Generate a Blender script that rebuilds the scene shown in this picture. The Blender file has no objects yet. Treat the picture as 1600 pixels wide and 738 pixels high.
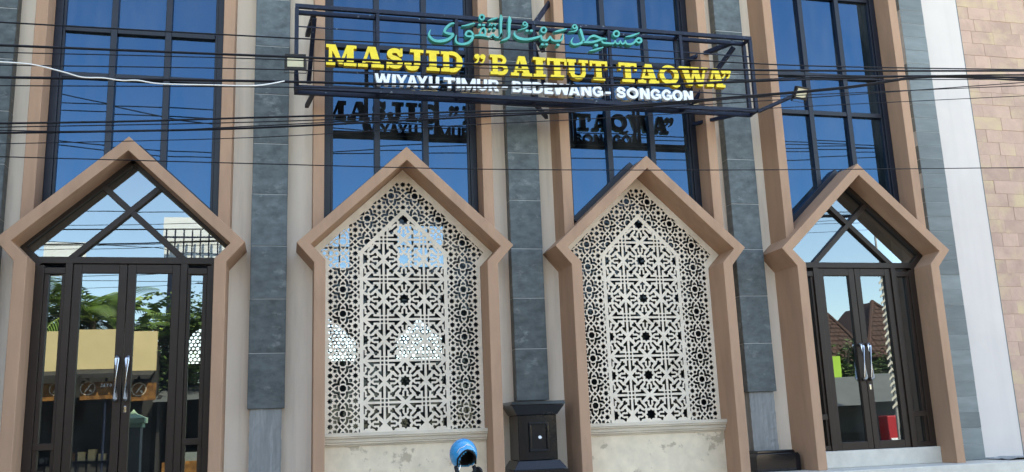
import bpy, bmesh, math, random
from mathutils import Vector, Matrix
from mathutils.geometry import delaunay_2d_cdt
random.seed(7)
PI = math.pi
scene = bpy.context.scene
COL = scene.collection

# ------------------------------------------------------------------ camera
cam_d = bpy.data.cameras.new('camera')
cam = bpy.data.objects.new('camera', cam_d)
COL.objects.link(cam)
R_ = Vector((0.97083711, -0.23679982, -0.03743211))
U_ = Vector((-0.01361253, -0.2103327, 0.97753509))
F_ = Vector((0.23935333, 0.94851779, 0.20742223))
cam.matrix_world = Matrix(((R_.x, U_.x, -F_.x, 0.0), (R_.y, U_.y, -F_.y, -10.4), (R_.z, U_.z, -F_.z, 1.55), (0, 0, 0, 1)))
cam_d.sensor_width = 36.0
cam_d.lens = 36.0 * 1419.55 / 1600.0
cam_d.clip_end = 3000
scene.camera = cam

# ------------------------------------------------------------------ sky, sun, exposure
SUN_EL, SUN_AZ = math.radians(54), math.radians(40)      # behind the mosque and to the right
w = bpy.data.worlds.new('World')
scene.world = w
w.use_nodes = True
nt = w.node_tree
bg = nt.nodes['Background']
sky = nt.nodes.new('ShaderNodeTexSky')
sky.sky_type = 'NISHITA'
sky.sun_disc = False
sky.sun_elevation = SUN_EL
sky.sun_rotation = SUN_AZ
sky.air_density = 1.0
sky.dust_density = 0.5
sky.ozone_density = 3.5
nt.links.new(sky.outputs[0], bg.inputs[0])
bg.inputs[1].default_value = 0.15
sd = Vector((math.sin(SUN_AZ) * math.cos(SUN_EL), math.cos(SUN_AZ) * math.cos(SUN_EL), math.sin(SUN_EL)))
sun_l = bpy.data.lights.new('sun', 'SUN')
sun_l.energy = 4.5
sun_l.angle = math.radians(0.5)
sun_l.color = (1.0, 0.95, 0.86)
sun = bpy.data.objects.new('sun', sun_l)
COL.objects.link(sun)
sun.rotation_euler = sd.to_track_quat('Z', 'Y').to_euler()
sun.location = sd * 60
scene.view_settings.view_transform = 'Standard'
scene.view_settings.look = 'None'
scene.view_settings.exposure = 2.6
scene.view_settings.gamma = 1.0
scene.view_settings.use_curve_mapping = False
scene.view_settings.use_white_balance = True            # the camera's own balance for open shade
scene.view_settings.white_balance_temperature = 8700
scene.view_settings.white_balance_tint = 10

# ------------------------------------------------------------------ materials
def mat(name, col, rough=0.6, var=0.12, scale=4.0, col2=None, spec=0.4, metal=0.0, bump=0.0, bscale=60.0,
        rnd=0.0, stretch=(1, 1, 1), stain=None, stain_scale=2.0, stain_lo=0.55, stain_hi=0.75, coat=0.0, streak=0.0):
    m = bpy.data.materials.new(name)
    m.use_nodes = True
    t = m.node_tree
    N, L = t.nodes, t.links
    b = N['Principled BSDF']
    b.inputs['Roughness'].default_value = rough
    b.inputs['Metallic'].default_value = metal
    b.inputs['Specular IOR Level'].default_value = spec
    b.inputs['Coat Weight'].default_value = coat
    tc = N.new('ShaderNodeTexCoord')
    mp = N.new('ShaderNodeMapping')
    mp.inputs['Scale'].default_value = stretch
    L.new(tc.outputs['Object'], mp.inputs['Vector'])
    oi = N.new('ShaderNodeObjectInfo')
    sh = N.new('ShaderNodeVectorMath'); sh.operation = 'ADD'
    mul = N.new('ShaderNodeMath'); mul.operation = 'MULTIPLY'; mul.inputs[1].default_value = 37.0 if rnd else 0.0
    L.new(oi.outputs['Random'], mul.inputs[0])
    L.new(mp.outputs[0], sh.inputs[0]); L.new(mul.outputs[0], sh.inputs[1])
    n = N.new('ShaderNodeTexNoise')
    n.inputs['Scale'].default_value = scale
    n.inputs['Detail'].default_value = 6.0
    n.inputs['Roughness'].default_value = 0.62
    L.new(sh.outputs[0], n.inputs['Vector'])
    r = N.new('ShaderNodeValToRGB')
    c2 = col2 or tuple(min(1, c * (1 + var)) for c in col)
    c1 = tuple(c * (1 - var) for c in col)
    r.color_ramp.elements[0].position = 0.3; r.color_ramp.elements[0].color = (*c1, 1)
    r.color_ramp.elements[1].position = 0.7; r.color_ramp.elements[1].color = (*c2, 1)
    L.new(n.outputs[0], r.inputs[0])
    out = r.outputs[0]
    if rnd:
        mr = N.new('ShaderNodeMapRange')
        mr.inputs['To Min'].default_value = 1 - rnd; mr.inputs['To Max'].default_value = 1 + rnd
        L.new(oi.outputs['Random'], mr.inputs['Value'])
        mm = N.new('ShaderNodeVectorMath'); mm.operation = 'SCALE'
        L.new(out, mm.inputs[0]); L.new(mr.outputs[0], mm.inputs['Scale'])
        out = mm.outputs[0]
    if stain:
        n2 = N.new('ShaderNodeTexNoise')
        n2.inputs['Scale'].default_value = stain_scale; n2.inputs['Detail'].default_value = 5; n2.inputs['Roughness'].default_value = 0.65
        L.new(sh.outputs[0], n2.inputs['Vector'])
        r2 = N.new('ShaderNodeValToRGB')
        r2.color_ramp.elements[0].position = stain_lo; r2.color_ramp.elements[0].color = (0, 0, 0, 1)
        r2.color_ramp.elements[1].position = stain_hi; r2.color_ramp.elements[1].color = (1, 1, 1, 1)
        L.new(n2.outputs[0], r2.inputs[0])
        mx = N.new('ShaderNodeMix'); mx.data_type = 'RGBA'
        L.new(r2.outputs[0], mx.inputs[0]); L.new(out, mx.inputs[6]); mx.inputs[7].default_value = (*stain, 1)
        out = mx.outputs[2]
    if streak:
        mp3 = N.new('ShaderNodeMapping'); mp3.inputs['Scale'].default_value = (9, 9, 0.35)
        L.new(tc.outputs['Object'], mp3.inputs['Vector'])
        n4 = N.new('ShaderNodeTexNoise'); n4.inputs['Scale'].default_value = 1.0; n4.inputs['Detail'].default_value = 6; n4.inputs['Roughness'].default_value = 0.6
        L.new(mp3.outputs[0], n4.inputs['Vector'])
        m4 = N.new('ShaderNodeMapRange'); m4.inputs['From Min'].default_value = 0.5; m4.inputs['From Max'].default_value = 0.75; m4.inputs['To Min'].default_value = 1.0; m4.inputs['To Max'].default_value = 1.0 - streak
        L.new(n4.outputs[0], m4.inputs['Value'])
        s4 = N.new('ShaderNodeVectorMath'); s4.operation = 'SCALE'; L.new(out, s4.inputs[0]); L.new(m4.outputs[0], s4.inputs['Scale'])
        out = s4.outputs[0]
    L.new(out, b.inputs['Base Color'])
    if bump:
        n3 = N.new('ShaderNodeTexNoise'); n3.inputs['Scale'].default_value = bscale; n3.inputs['Detail'].default_value = 4
        L.new(sh.outputs[0], n3.inputs['Vector'])
        bp = N.new('ShaderNodeBump'); bp.inputs['Strength'].default_value = bump; bp.inputs['Distance'].default_value = 0.01
        L.new(n3.outputs[0], bp.inputs['Height']); L.new(bp.outputs[0], b.inputs['Normal'])
    return m

def glass(name, tint, refl, body, trans=0.35, wave=0.0, ior=1.5, dust=0.10):
    """film-coated window glass: partly mirror, partly see-through"""
    m = bpy.data.materials.new(name)
    m.use_nodes = True
    t = m.node_tree; N, L = t.nodes, t.links
    N.remove(N['Principled BSDF'])
    o = N['Material Output']
    g = N.new('ShaderNodeBsdfGlossy'); g.inputs['Color'].default_value = (*tint, 1); g.inputs['Roughness'].default_value = 0.0
    tr = N.new('ShaderNodeBsdfTransparent'); tr.inputs['Color'].default_value = (trans * body[0], trans * body[1], trans * body[2], 1)
    fr = N.new('ShaderNodeFresnel'); fr.inputs['IOR'].default_value = ior
    ad = N.new('ShaderNodeMath'); ad.operation = 'ADD'; ad.use_clamp = True; ad.inputs[1].default_value = refl
    L.new(fr.outputs[0], ad.inputs[0])
    mx = N.new('ShaderNodeMixShader')
    L.new(ad.outputs[0], mx.inputs[0]); L.new(tr.outputs[0], mx.inputs[1]); L.new(g.outputs[0], mx.inputs[2])
    if wave:
        tc = N.new('ShaderNodeTexCoord')
        n = N.new('ShaderNodeTexNoise'); n.inputs['Scale'].default_value = 1.3; n.inputs['Detail'].default_value = 0
        L.new(tc.outputs['Object'], n.inputs['Vector'])
        bp = N.new('ShaderNodeBump'); bp.inputs['Strength'].default_value = wave; bp.inputs['Distance'].default_value = 0.02
        L.new(n.outputs[0], bp.inputs['Height']); L.new(bp.outputs[0], g.inputs['Normal'])
    # dust film and wipe marks
    df = N.new('ShaderNodeBsdfDiffuse'); df.inputs['Color'].default_value = (0.42, 0.43, 0.42, 1)
    tc2 = N.new('ShaderNodeTexCoord'); mp2 = N.new('ShaderNodeMapping'); mp2.inputs['Scale'].default_value = (2.4, 1, 0.7); mp2.inputs['Rotation'].default_value = (0, 0.25, 0)
    oi = N.new('ShaderNodeObjectInfo'); va = N.new('ShaderNodeVectorMath'); va.operation = 'ADD'; mu = N.new('ShaderNodeMath'); mu.operation = 'MULTIPLY'; mu.inputs[1].default_value = 19.0
    L.new(oi.outputs['Random'], mu.inputs[0]); L.new(tc2.outputs['Object'], va.inputs[0]); L.new(mu.outputs[0], va.inputs[1]); L.new(va.outputs[0], mp2.inputs['Vector'])
    nz = N.new('ShaderNodeTexNoise'); nz.inputs['Scale'].default_value = 1.4; nz.inputs['Detail'].default_value = 7; nz.inputs['Roughness'].default_value = 0.65
    L.new(mp2.outputs[0], nz.inputs['Vector'])
    mr = N.new('ShaderNodeMapRange'); mr.inputs['From Min'].default_value = 0.35; mr.inputs['From Max'].default_value = 0.8; mr.inputs['To Min'].default_value = 0.0; mr.inputs['To Max'].default_value = dust
    L.new(nz.outputs[0], mr.inputs['Value'])
    m2 = N.new('ShaderNodeMixShader'); L.new(mr.outputs[0], m2.inputs[0]); L.new(mx.outputs[0], m2.inputs[1]); L.new(df.outputs[0], m2.inputs[2])
    L.new(m2.outputs[0], o.inputs['Surface'])
    return m

M = {}
M['brown'] = mat('brown_paint', (0.45, 0.268, 0.174), 0.62, 0.10, 1.6, streak=0.08, spec=0.2, stretch=(2, 2, 0.5), bump=0.06, bscale=90, stain=(0.345, 0.205, 0.138), stain_scale=1.7, stain_lo=0.52, stain_hi=0.8)
M['beige'] = mat('beige_plaster', (0.81, 0.69, 0.57), 0.8, 0.05, 1.2, streak=0.16, spec=0.15, stretch=(2.5, 2.5, 0.4), bump=0.08, bscale=70, stain=(0.64, 0.545, 0.455), stain_scale=1.5, stain_lo=0.54, stain_hi=0.85)
M['slate'] = mat('slate_stone', (0.094, 0.114, 0.118), 0.46, 0.38, 7.0, spec=0.35, bump=0.10, bscale=35, rnd=0.24, stain=(0.21, 0.235, 0.235), stain_scale=4.5, stain_lo=0.58, stain_hi=0.74, stretch=(1, 1, 1.6))
M['slate_light'] = mat('slate_stone_pale', (0.165, 0.19, 0.19), 0.5, 0.18, 4.0, spec=0.4, bump=0.06, bscale=35, rnd=0.22, stretch=(0.6, 1, 2.5))
M['grout'] = mat('grout', (0.46, 0.47, 0.46), 0.9, 0.1, 8)
M['concrete'] = mat('bare_concrete', (0.27, 0.28, 0.275), 0.85, 0.22, 3.0, spec=0.2, bump=0.25, bscale=25, stretch=(6, 6, 0.5), stain=(0.42, 0.43, 0.42), stain_scale=2.0, stain_lo=0.55, stain_hi=0.72)
M['granite'] = mat('black_granite', (0.006, 0.007, 0.010), 0.07, 0.35, 30, spec=0.4, stain=(0.03, 0.028, 0.025), stain_scale=2.2, stain_lo=0.60, stain_hi=0.85)
M['lattice'] = mat('cream_cut_panel', (0.82, 0.705, 0.57), 0.6, 0.07, 3, spec=0.3, bump=0.03, stain=(0.63, 0.53, 0.41), stain_scale=2.0, stain_lo=0.52, stain_hi=0.78, streak=0.10)
M['marble'] = mat('cream_marble', (0.74, 0.61, 0.455), 0.45, 0.12, 5, spec=0.3, stain=(0.48, 0.385, 0.28), stain_scale=2.6, stain_lo=0.57, stain_hi=0.61, bump=0.05, bscale=12)
M['moulding'] = mat('grey_veined_marble', (0.62, 0.53, 0.42), 0.45, 0.2, 5, spec=0.4, stretch=(0.4, 1, 3))
M['white_marble'] = mat('white_marble', (0.58, 0.545, 0.48), 0.5, 0.12, 5, spec=0.45)
M['frame_up'] = mat('navy_black_aluminium', (0.011, 0.014, 0.024), 0.36, 0.15, 6, spec=0.35)
M['frame_door'] = mat('dark_brown_aluminium', (0.027, 0.017, 0.013), 0.40, 0.12, 6, spec=0.3)
M['glass_up'] = glass('blue_reflective_glass', (0.20, 0.56, 1.0), 0.085, (0.4, 0.6, 1.0), 0.20, 0.10)
M['glass_door'] = glass('clear_dark_glass', (0.74, 0.90, 1.0), 0.17, (0.8, 0.85, 0.9), 0.40, 0.08, 1.5, 0.045)
M['glass_screen'] = glass('dark_glass_behind_screen', (0.75, 0.88, 1.0), 0.0, (0.7, 0.82, 0.95), 0.45, 0.05, 1.36, 0.02)
M['glass_rear'] = glass('pale_rear_glass', (0.8, 0.9, 1.0), 0.0, (0.62, 0.88, 1.0), 0.40)
M['chrome'] = mat('polished_steel', (0.75, 0.75, 0.74), 0.12, 0.03, 5, metal=1.0)
M['yellow_side'] = mat('ochre_letter_side', (0.50, 0.30, 0.012), 0.45, 0.1, 6)
M['yellow'] = mat('yellow_letter_face', (0.88, 0.66, 0.04), 0.42, 0.07, 6, spec=0.35, stain=(0.70, 0.47, 0.05), stain_scale=5, stain_lo=0.58, stain_hi=0.75)
M['white_letter'] = mat('white_letter_face', (0.80, 0.82, 0.83), 0.4, 0.04, 6)
M['green_letter'] = mat('turquoise_letter_face', (0.055, 0.40, 0.355), 0.42, 0.15, 9, stain=(0.5, 0.6, 0.58), stain_scale=7, stain_lo=0.62, stain_hi=0.74)
M['steel'] = mat('navy_painted_steel', (0.008, 0.014, 0.034), 0.5, 0.3, 14, spec=0.3, stain=(0.20, 0.24, 0.28), stain_scale=16, stain_lo=0.63, stain_hi=0.70, bump=0.15, bscale=50)
M['black'] = mat('black_plastic', (0.012, 0.012, 0.014), 0.45, 0.1, 8)
M['lens'] = mat('lamp_lens', (0.62, 0.58, 0.42), 0.2, 0.06, 30, spec=0.6)
M['cable'] = mat('black_cable', (0.007, 0.008, 0.012), 0.6, 0.2, 8, spec=0.2)
M['cable_white'] = mat('white_cable', (0.75, 0.74, 0.70), 0.5, 0.05, 8)
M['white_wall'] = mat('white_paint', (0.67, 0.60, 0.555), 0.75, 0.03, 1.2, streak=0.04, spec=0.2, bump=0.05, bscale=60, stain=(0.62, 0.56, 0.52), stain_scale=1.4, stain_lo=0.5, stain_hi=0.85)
M['sand'] = mat('sandstone_tile', (0.52, 0.345, 0.27), 0.7, 0.13, 3.5, spec=0.2, bump=0.25, bscale=30, rnd=0.09, stain=(0.60, 0.45, 0.28), stain_scale=1.5, stain_lo=0.50, stain_hi=0.68)
M['sand_joint'] = mat('tile_joint', (0.47, 0.325, 0.26), 0.9, 0.1, 10)
M['asphalt'] = mat('asphalt', (0.06, 0.06, 0.062), 0.9, 0.25, 3, bump=0.3, bscale=120)
M['paving'] = mat('concrete_paving', (0.125, 0.118, 0.105), 0.85, 0.2, 2.0, bump=0.2, bscale=40)
M['soil'] = mat('bare_ground', (0.13, 0.105, 0.07), 0.95, 0.3, 0.6)
M['inner'] = mat('interior_plaster', (0.30, 0.28, 0.25), 0.9, 0.08, 1)
M['inner_floor'] = mat('interior_floor_tile', (0.16, 0.14, 0.12), 0.3, 0.1, 2)
M['helmet'] = mat('blue_helmet_shell', (0.008, 0.34, 0.68), 0.2, 0.08, 4, spec=0.55, coat=0.5)
M['rubber'] = mat('black_rubber', (0.010, 0.010, 0.012), 0.65, 0.1, 8)
M['decal'] = mat('white_decal', (0.75, 0.78, 0.8), 0.3, 0.03, 4)
M['cream'] = mat('cream_shop_paint', (0.60, 0.47, 0.25), 0.8, 0.08, 1.5)
M['dark'] = mat('dark_shop_interior', (0.025, 0.024, 0.023), 0.8, 0.2, 2)
M['banner'] = mat('brown_print_banner', (0.10, 0.035, 0.012), 0.5, 0.6, 5, col2=(0.34, 0.15, 0.04))
M['mint'] = mat('mint_green_paint', (0.42, 0.62, 0.42), 0.7, 0.06, 3)
M['pillar'] = mat('grey_pillar_paint', (0.16, 0.18, 0.17), 0.7, 0.1, 3)
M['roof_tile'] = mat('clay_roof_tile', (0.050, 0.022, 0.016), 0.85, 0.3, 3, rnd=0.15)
M['house'] = mat('house_render', (0.55, 0.50, 0.42), 0.85, 0.1, 1)
M['lime'] = mat('lime_paint', (0.33, 0.55, 0.06), 0.7, 0.08, 2)
M['grey_roof'] = mat('grey_sheet_roof', (0.075, 0.08, 0.08), 0.7, 0.15, 2)
M['red'] = mat('red_plastic', (0.40, 0.012, 0.018), 0.4, 0.08, 3)
M['board'] = mat('white_sheet_board', (0.80, 0.80, 0.80), 0.6, 0.04, 2)
M['charcoal'] = mat('charcoal_render', (0.045, 0.043, 0.04), 0.9, 0.2, 2)  # near-black: shade on the hip houses, no bounce off the added building
M['trunk'] = mat('bark', (0.10, 0.075, 0.05), 0.9, 0.3, 6, bump=0.4, bscale=20)
M['leaf'] = mat('tree_leaf', (0.055, 0.10, 0.022), 0.6, 0.45, 1.4, spec=0.3)
M['banana'] = mat('banana_leaf', (0.09, 0.16, 0.03), 0.45, 0.3, 2.0, spec=0.4)
M['banana_young'] = mat('young_banana_leaf', (0.24, 0.31, 0.05), 0.45, 0.2, 2.0)
M['wood_pole'] = mat('concrete_pole', (0.30, 0.29, 0.27), 0.85, 0.12, 3)

# ------------------------------------------------------------------ helpers
def mesh_obj(name, verts, faces, m, parent=None, smooth=False, loc=None):
    me = bpy.data.meshes.new(name)
    me.from_pydata([tuple(v) for v in verts], [], faces)
    if isinstance(m, (list, tuple)):
        for x in m: me.materials.append(x)
    else:
        me.materials.append(m)
    if smooth:
        me.shade_smooth()
    me.update()
    return link(name, me, parent, loc)

def link(name, me, parent=None, loc=None):
    o = bpy.data.objects.new(name, me)
    COL.objects.link(o)
    if loc is not None: o.location = loc
    if parent is not None:
        o.parent = parent
        if parent.type == 'EMPTY':
            o.matrix_parent_inverse = Matrix.Translation(-Vector(parent.location))
        elif parent.get('_loc') is not None:
            o.matrix_parent_inverse = Matrix.Translation(-Vector(parent.location))
    return o

def thing(name, loc, label, cat, group=None):
    e = bpy.data.objects.new(name, None)
    COL.objects.link(e)
    e.location = loc
    e.empty_display_size = 0.2
    return tag(e, label, cat, group)

def tag(o, label=None, cat=None, group=None, kind=None):
    if label: o['label'] = label
    if cat: o['category'] = cat
    if group: o['group'] = group
    if kind: o['kind'] = kind
    return o

class MB:
    """collects boxes, prisms and tubes into one mesh"""
    def __init__(s): s.v = []; s.f = []
    def add(s, vs, fs):
        b = len(s.v); s.v += [tuple(x) for x in vs]; s.f += [tuple(i + b for i in f) for f in fs]; return s
    def box(s, x0, x1, y0, y1, z0, z1):
        return s.add([(x0, y0, z0), (x1, y0, z0), (x1, y1, z0), (x0, y1, z0), (x0, y0, z1), (x1, y0, z1), (x1, y1, z1), (x0, y1, z1)],
                     [(0, 3, 2, 1), (4, 5, 6, 7), (0, 1, 5, 4), (1, 2, 6, 5), (2, 3, 7, 6), (3, 0, 4, 7)])
    def prism(s, poly, y0, y1):
        """poly: (x,z) points; extruded along y"""
        a = sum(poly[i][0] * poly[(i + 1) % len(poly)][1] - poly[(i + 1) % len(poly)][0] * poly[i][1] for i in range(len(poly)))
        if a < 0: poly = poly[::-1]
        n = len(poly)
        vs = [(x, y0, z) for x, z in poly] + [(x, y1, z) for x, z in poly]
        fs = [tuple(range(n)), tuple(range(2 * n - 1, n - 1, -1))]
        fs += [(i + n, (i + 1) % n + n, (i + 1) % n, i) for i in range(n)]
        return s.add(vs, fs)
    def bar(s, a, b, w, y0, y1):
        """bar of width w in the xz plane between a and b, from y0 to y1"""
        dx, dz = b[0] - a[0], b[1] - a[1]; l = math.hypot(dx, dz); nx, nz = -dz / l * w / 2, dx / l * w / 2
        return s.prism([(a[0] + nx, a[1] + nz), (b[0] + nx, b[1] + nz), (b[0] - nx, b[1] - nz), (a[0] - nx, a[1] - nz)], y0, y1)
    def beam(s, a, b, w):
        """square beam between two points in space"""
        a, b = Vector(a), Vector(b); d = (b - a).normalized()
        u = d.cross(Vector((0, 0, 1)))
        if u.length < 1e-4: u = Vector((1, 0, 0))
        u = u.normalized() * w / 2; v = d.cross(u).normalized() * w / 2
        vs = [p + q for p in (a, b) for q in (u + v, -u + v, -u - v, u - v)]
        return s.add(vs, [(0, 1, 2, 3), (7, 6, 5, 4), (0, 4, 5, 1), (1, 5, 6, 2), (2, 6, 7, 3), (3, 7, 4, 0)])
    def tube(s, pts, r, n=8, caps=True):
        pts = [Vector(p) for p in pts]; rs = r if isinstance(r, (list, tuple)) else [r] * len(pts)
        rings = []
        up = Vector((0, 0, 1))
        for i, p in enumerate(pts):
            d = (pts[min(i + 1, len(pts) - 1)] - pts[max(i - 1, 0)]).normalized()
            a = d.cross(up)
            if a.length < 1e-3: a = d.cross(Vector((0, 1, 0)))
            a.normalize(); b = d.cross(a)
            rings.append([p + (a * math.cos(2 * PI * k / n) + b * math.sin(2 * PI * k / n)) * rs[i] for k in range(n)])
        vs = [q for rg in rings for q in rg]; fs = []
        for i in range(len(pts) - 1):
            for k in range(n):
                fs.append((i * n + k, i * n + (k + 1) % n, (i + 1) * n + (k + 1) % n, (i + 1) * n + k))
        if caps: fs += [tuple(range(n - 1, -1, -1)), tuple(range((len(pts) - 1) * n, len(pts) * n))]
        return s.add(vs, fs)
    def obj(s, name, m, parent=None, smooth=False, bevel=0.0):
        o = mesh_obj(name, s.v, s.f, m, parent, smooth)
        if bevel:
            md = o.modifiers.new('bevel', 'BEVEL'); md.width = bevel; md.segments = 2; md.limit_method = 'ANGLE'; md.angle_limit = math.radians(40)
        return o

def ccw(p):
    a = sum(p[i][0] * p[(i + 1) % len(p)][1] - p[(i + 1) % len(p)][0] * p[i][1] for i in range(len(p)))
    return p if a > 0 else p[::-1]

def plate(faces, solid, y0, y1):
    """2D boolean of (x,z) polygons -> extruded plate. solid(set of face ids) tells what is material."""
    V = []; Fc = []
    for p in faces:
        p = ccw(p); b = len(V); V += [Vector(q) for q in p]; Fc.append(list(range(b, b + len(p))))
    vc, ed, fs, ov, oe, of = delaunay_2d_cdt(V, [], Fc, 1, 1e-5)
    tris = [f for f, o in zip(fs, of) if solid(set(o))]
    used = {}; vs = []
    for f in tris:
        for i in f:
            if i not in used: used[i] = len(vs); vs.append(vc[i])
    n = len(vs)
    verts = [(v.x, y0, v.y) for v in vs] + [(v.x, y1, v.y) for v in vs]
    out = []; cnt = {}
    for f in tris:
        g = [used[i] for i in f]
        out.append(tuple(g)); out.append(tuple(i + n for i in reversed(g)))
        for a, b in zip(g, g[1:] + g[:1]): cnt[(a, b)] = 1
    for (a, b) in cnt:
        if (b, a) not in cnt: out.append((a + n, b + n, b, a))
    return verts, out

def arc_smooth(pts, k=4):
    """Catmull-Rom through points of any dimension"""
    if len(pts) < 3: return [tuple(p) for p in pts]
    out = []; closed = False
    for i in range(len(pts) - 1):
        p0 = pts[max(i - 1, 0)]; p1 = pts[i]; p2 = pts[i + 1]; p3 = pts[min(i + 2, len(pts) - 1)]
        for j in range(k):
            t = j / k
            out.append(tuple(0.5 * (2 * b + (c - a) * t + (2 * a - 5 * b + 4 * c - d) * t * t + (3 * b - a - 3 * c + d) * t ** 3) for a, b, c, d in zip(p0, p1, p2, p3)))
    out.append(tuple(pts[-1]))
    return out

def stroke(pts, width=None, k=4, cap=True, smooth=True):
    """polygons (quads + joint discs) of a pen stroke with (x,z[,w]) points"""
    P = [tuple(p) if len(p) > 2 else (p[0], p[1], width) for p in pts]
    if smooth: P = arc_smooth(P, k)
    polys = []
    for i, (a, b) in enumerate(zip(P, P[1:])):
        dx, dz = b[0] - a[0], b[1] - a[1]; l = math.hypot(dx, dz)
        if l < 1e-6: continue
        nx, nz = -dz / l, dx / l
        polys.append([(a[0] + nx * a[2] / 2, a[1] + nz * a[2] / 2), (a[0] - nx * a[2] / 2, a[1] - nz * a[2] / 2), (b[0] - nx * b[2] / 2, b[1] - nz * b[2] / 2), (b[0] + nx * b[2] / 2, b[1] + nz * b[2] / 2)])
    rng = range(len(P)) if cap else range(1, len(P) - 1)
    for i in rng:
        x, z, ww = P[i]
        if smooth or True:
            polys.append([(x + ww / 2 * math.cos(2 * PI * q / 10 + 0.1), z + ww / 2 * math.sin(2 * PI * q / 10 + 0.1)) for q in range(10)])
    return polys

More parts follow.
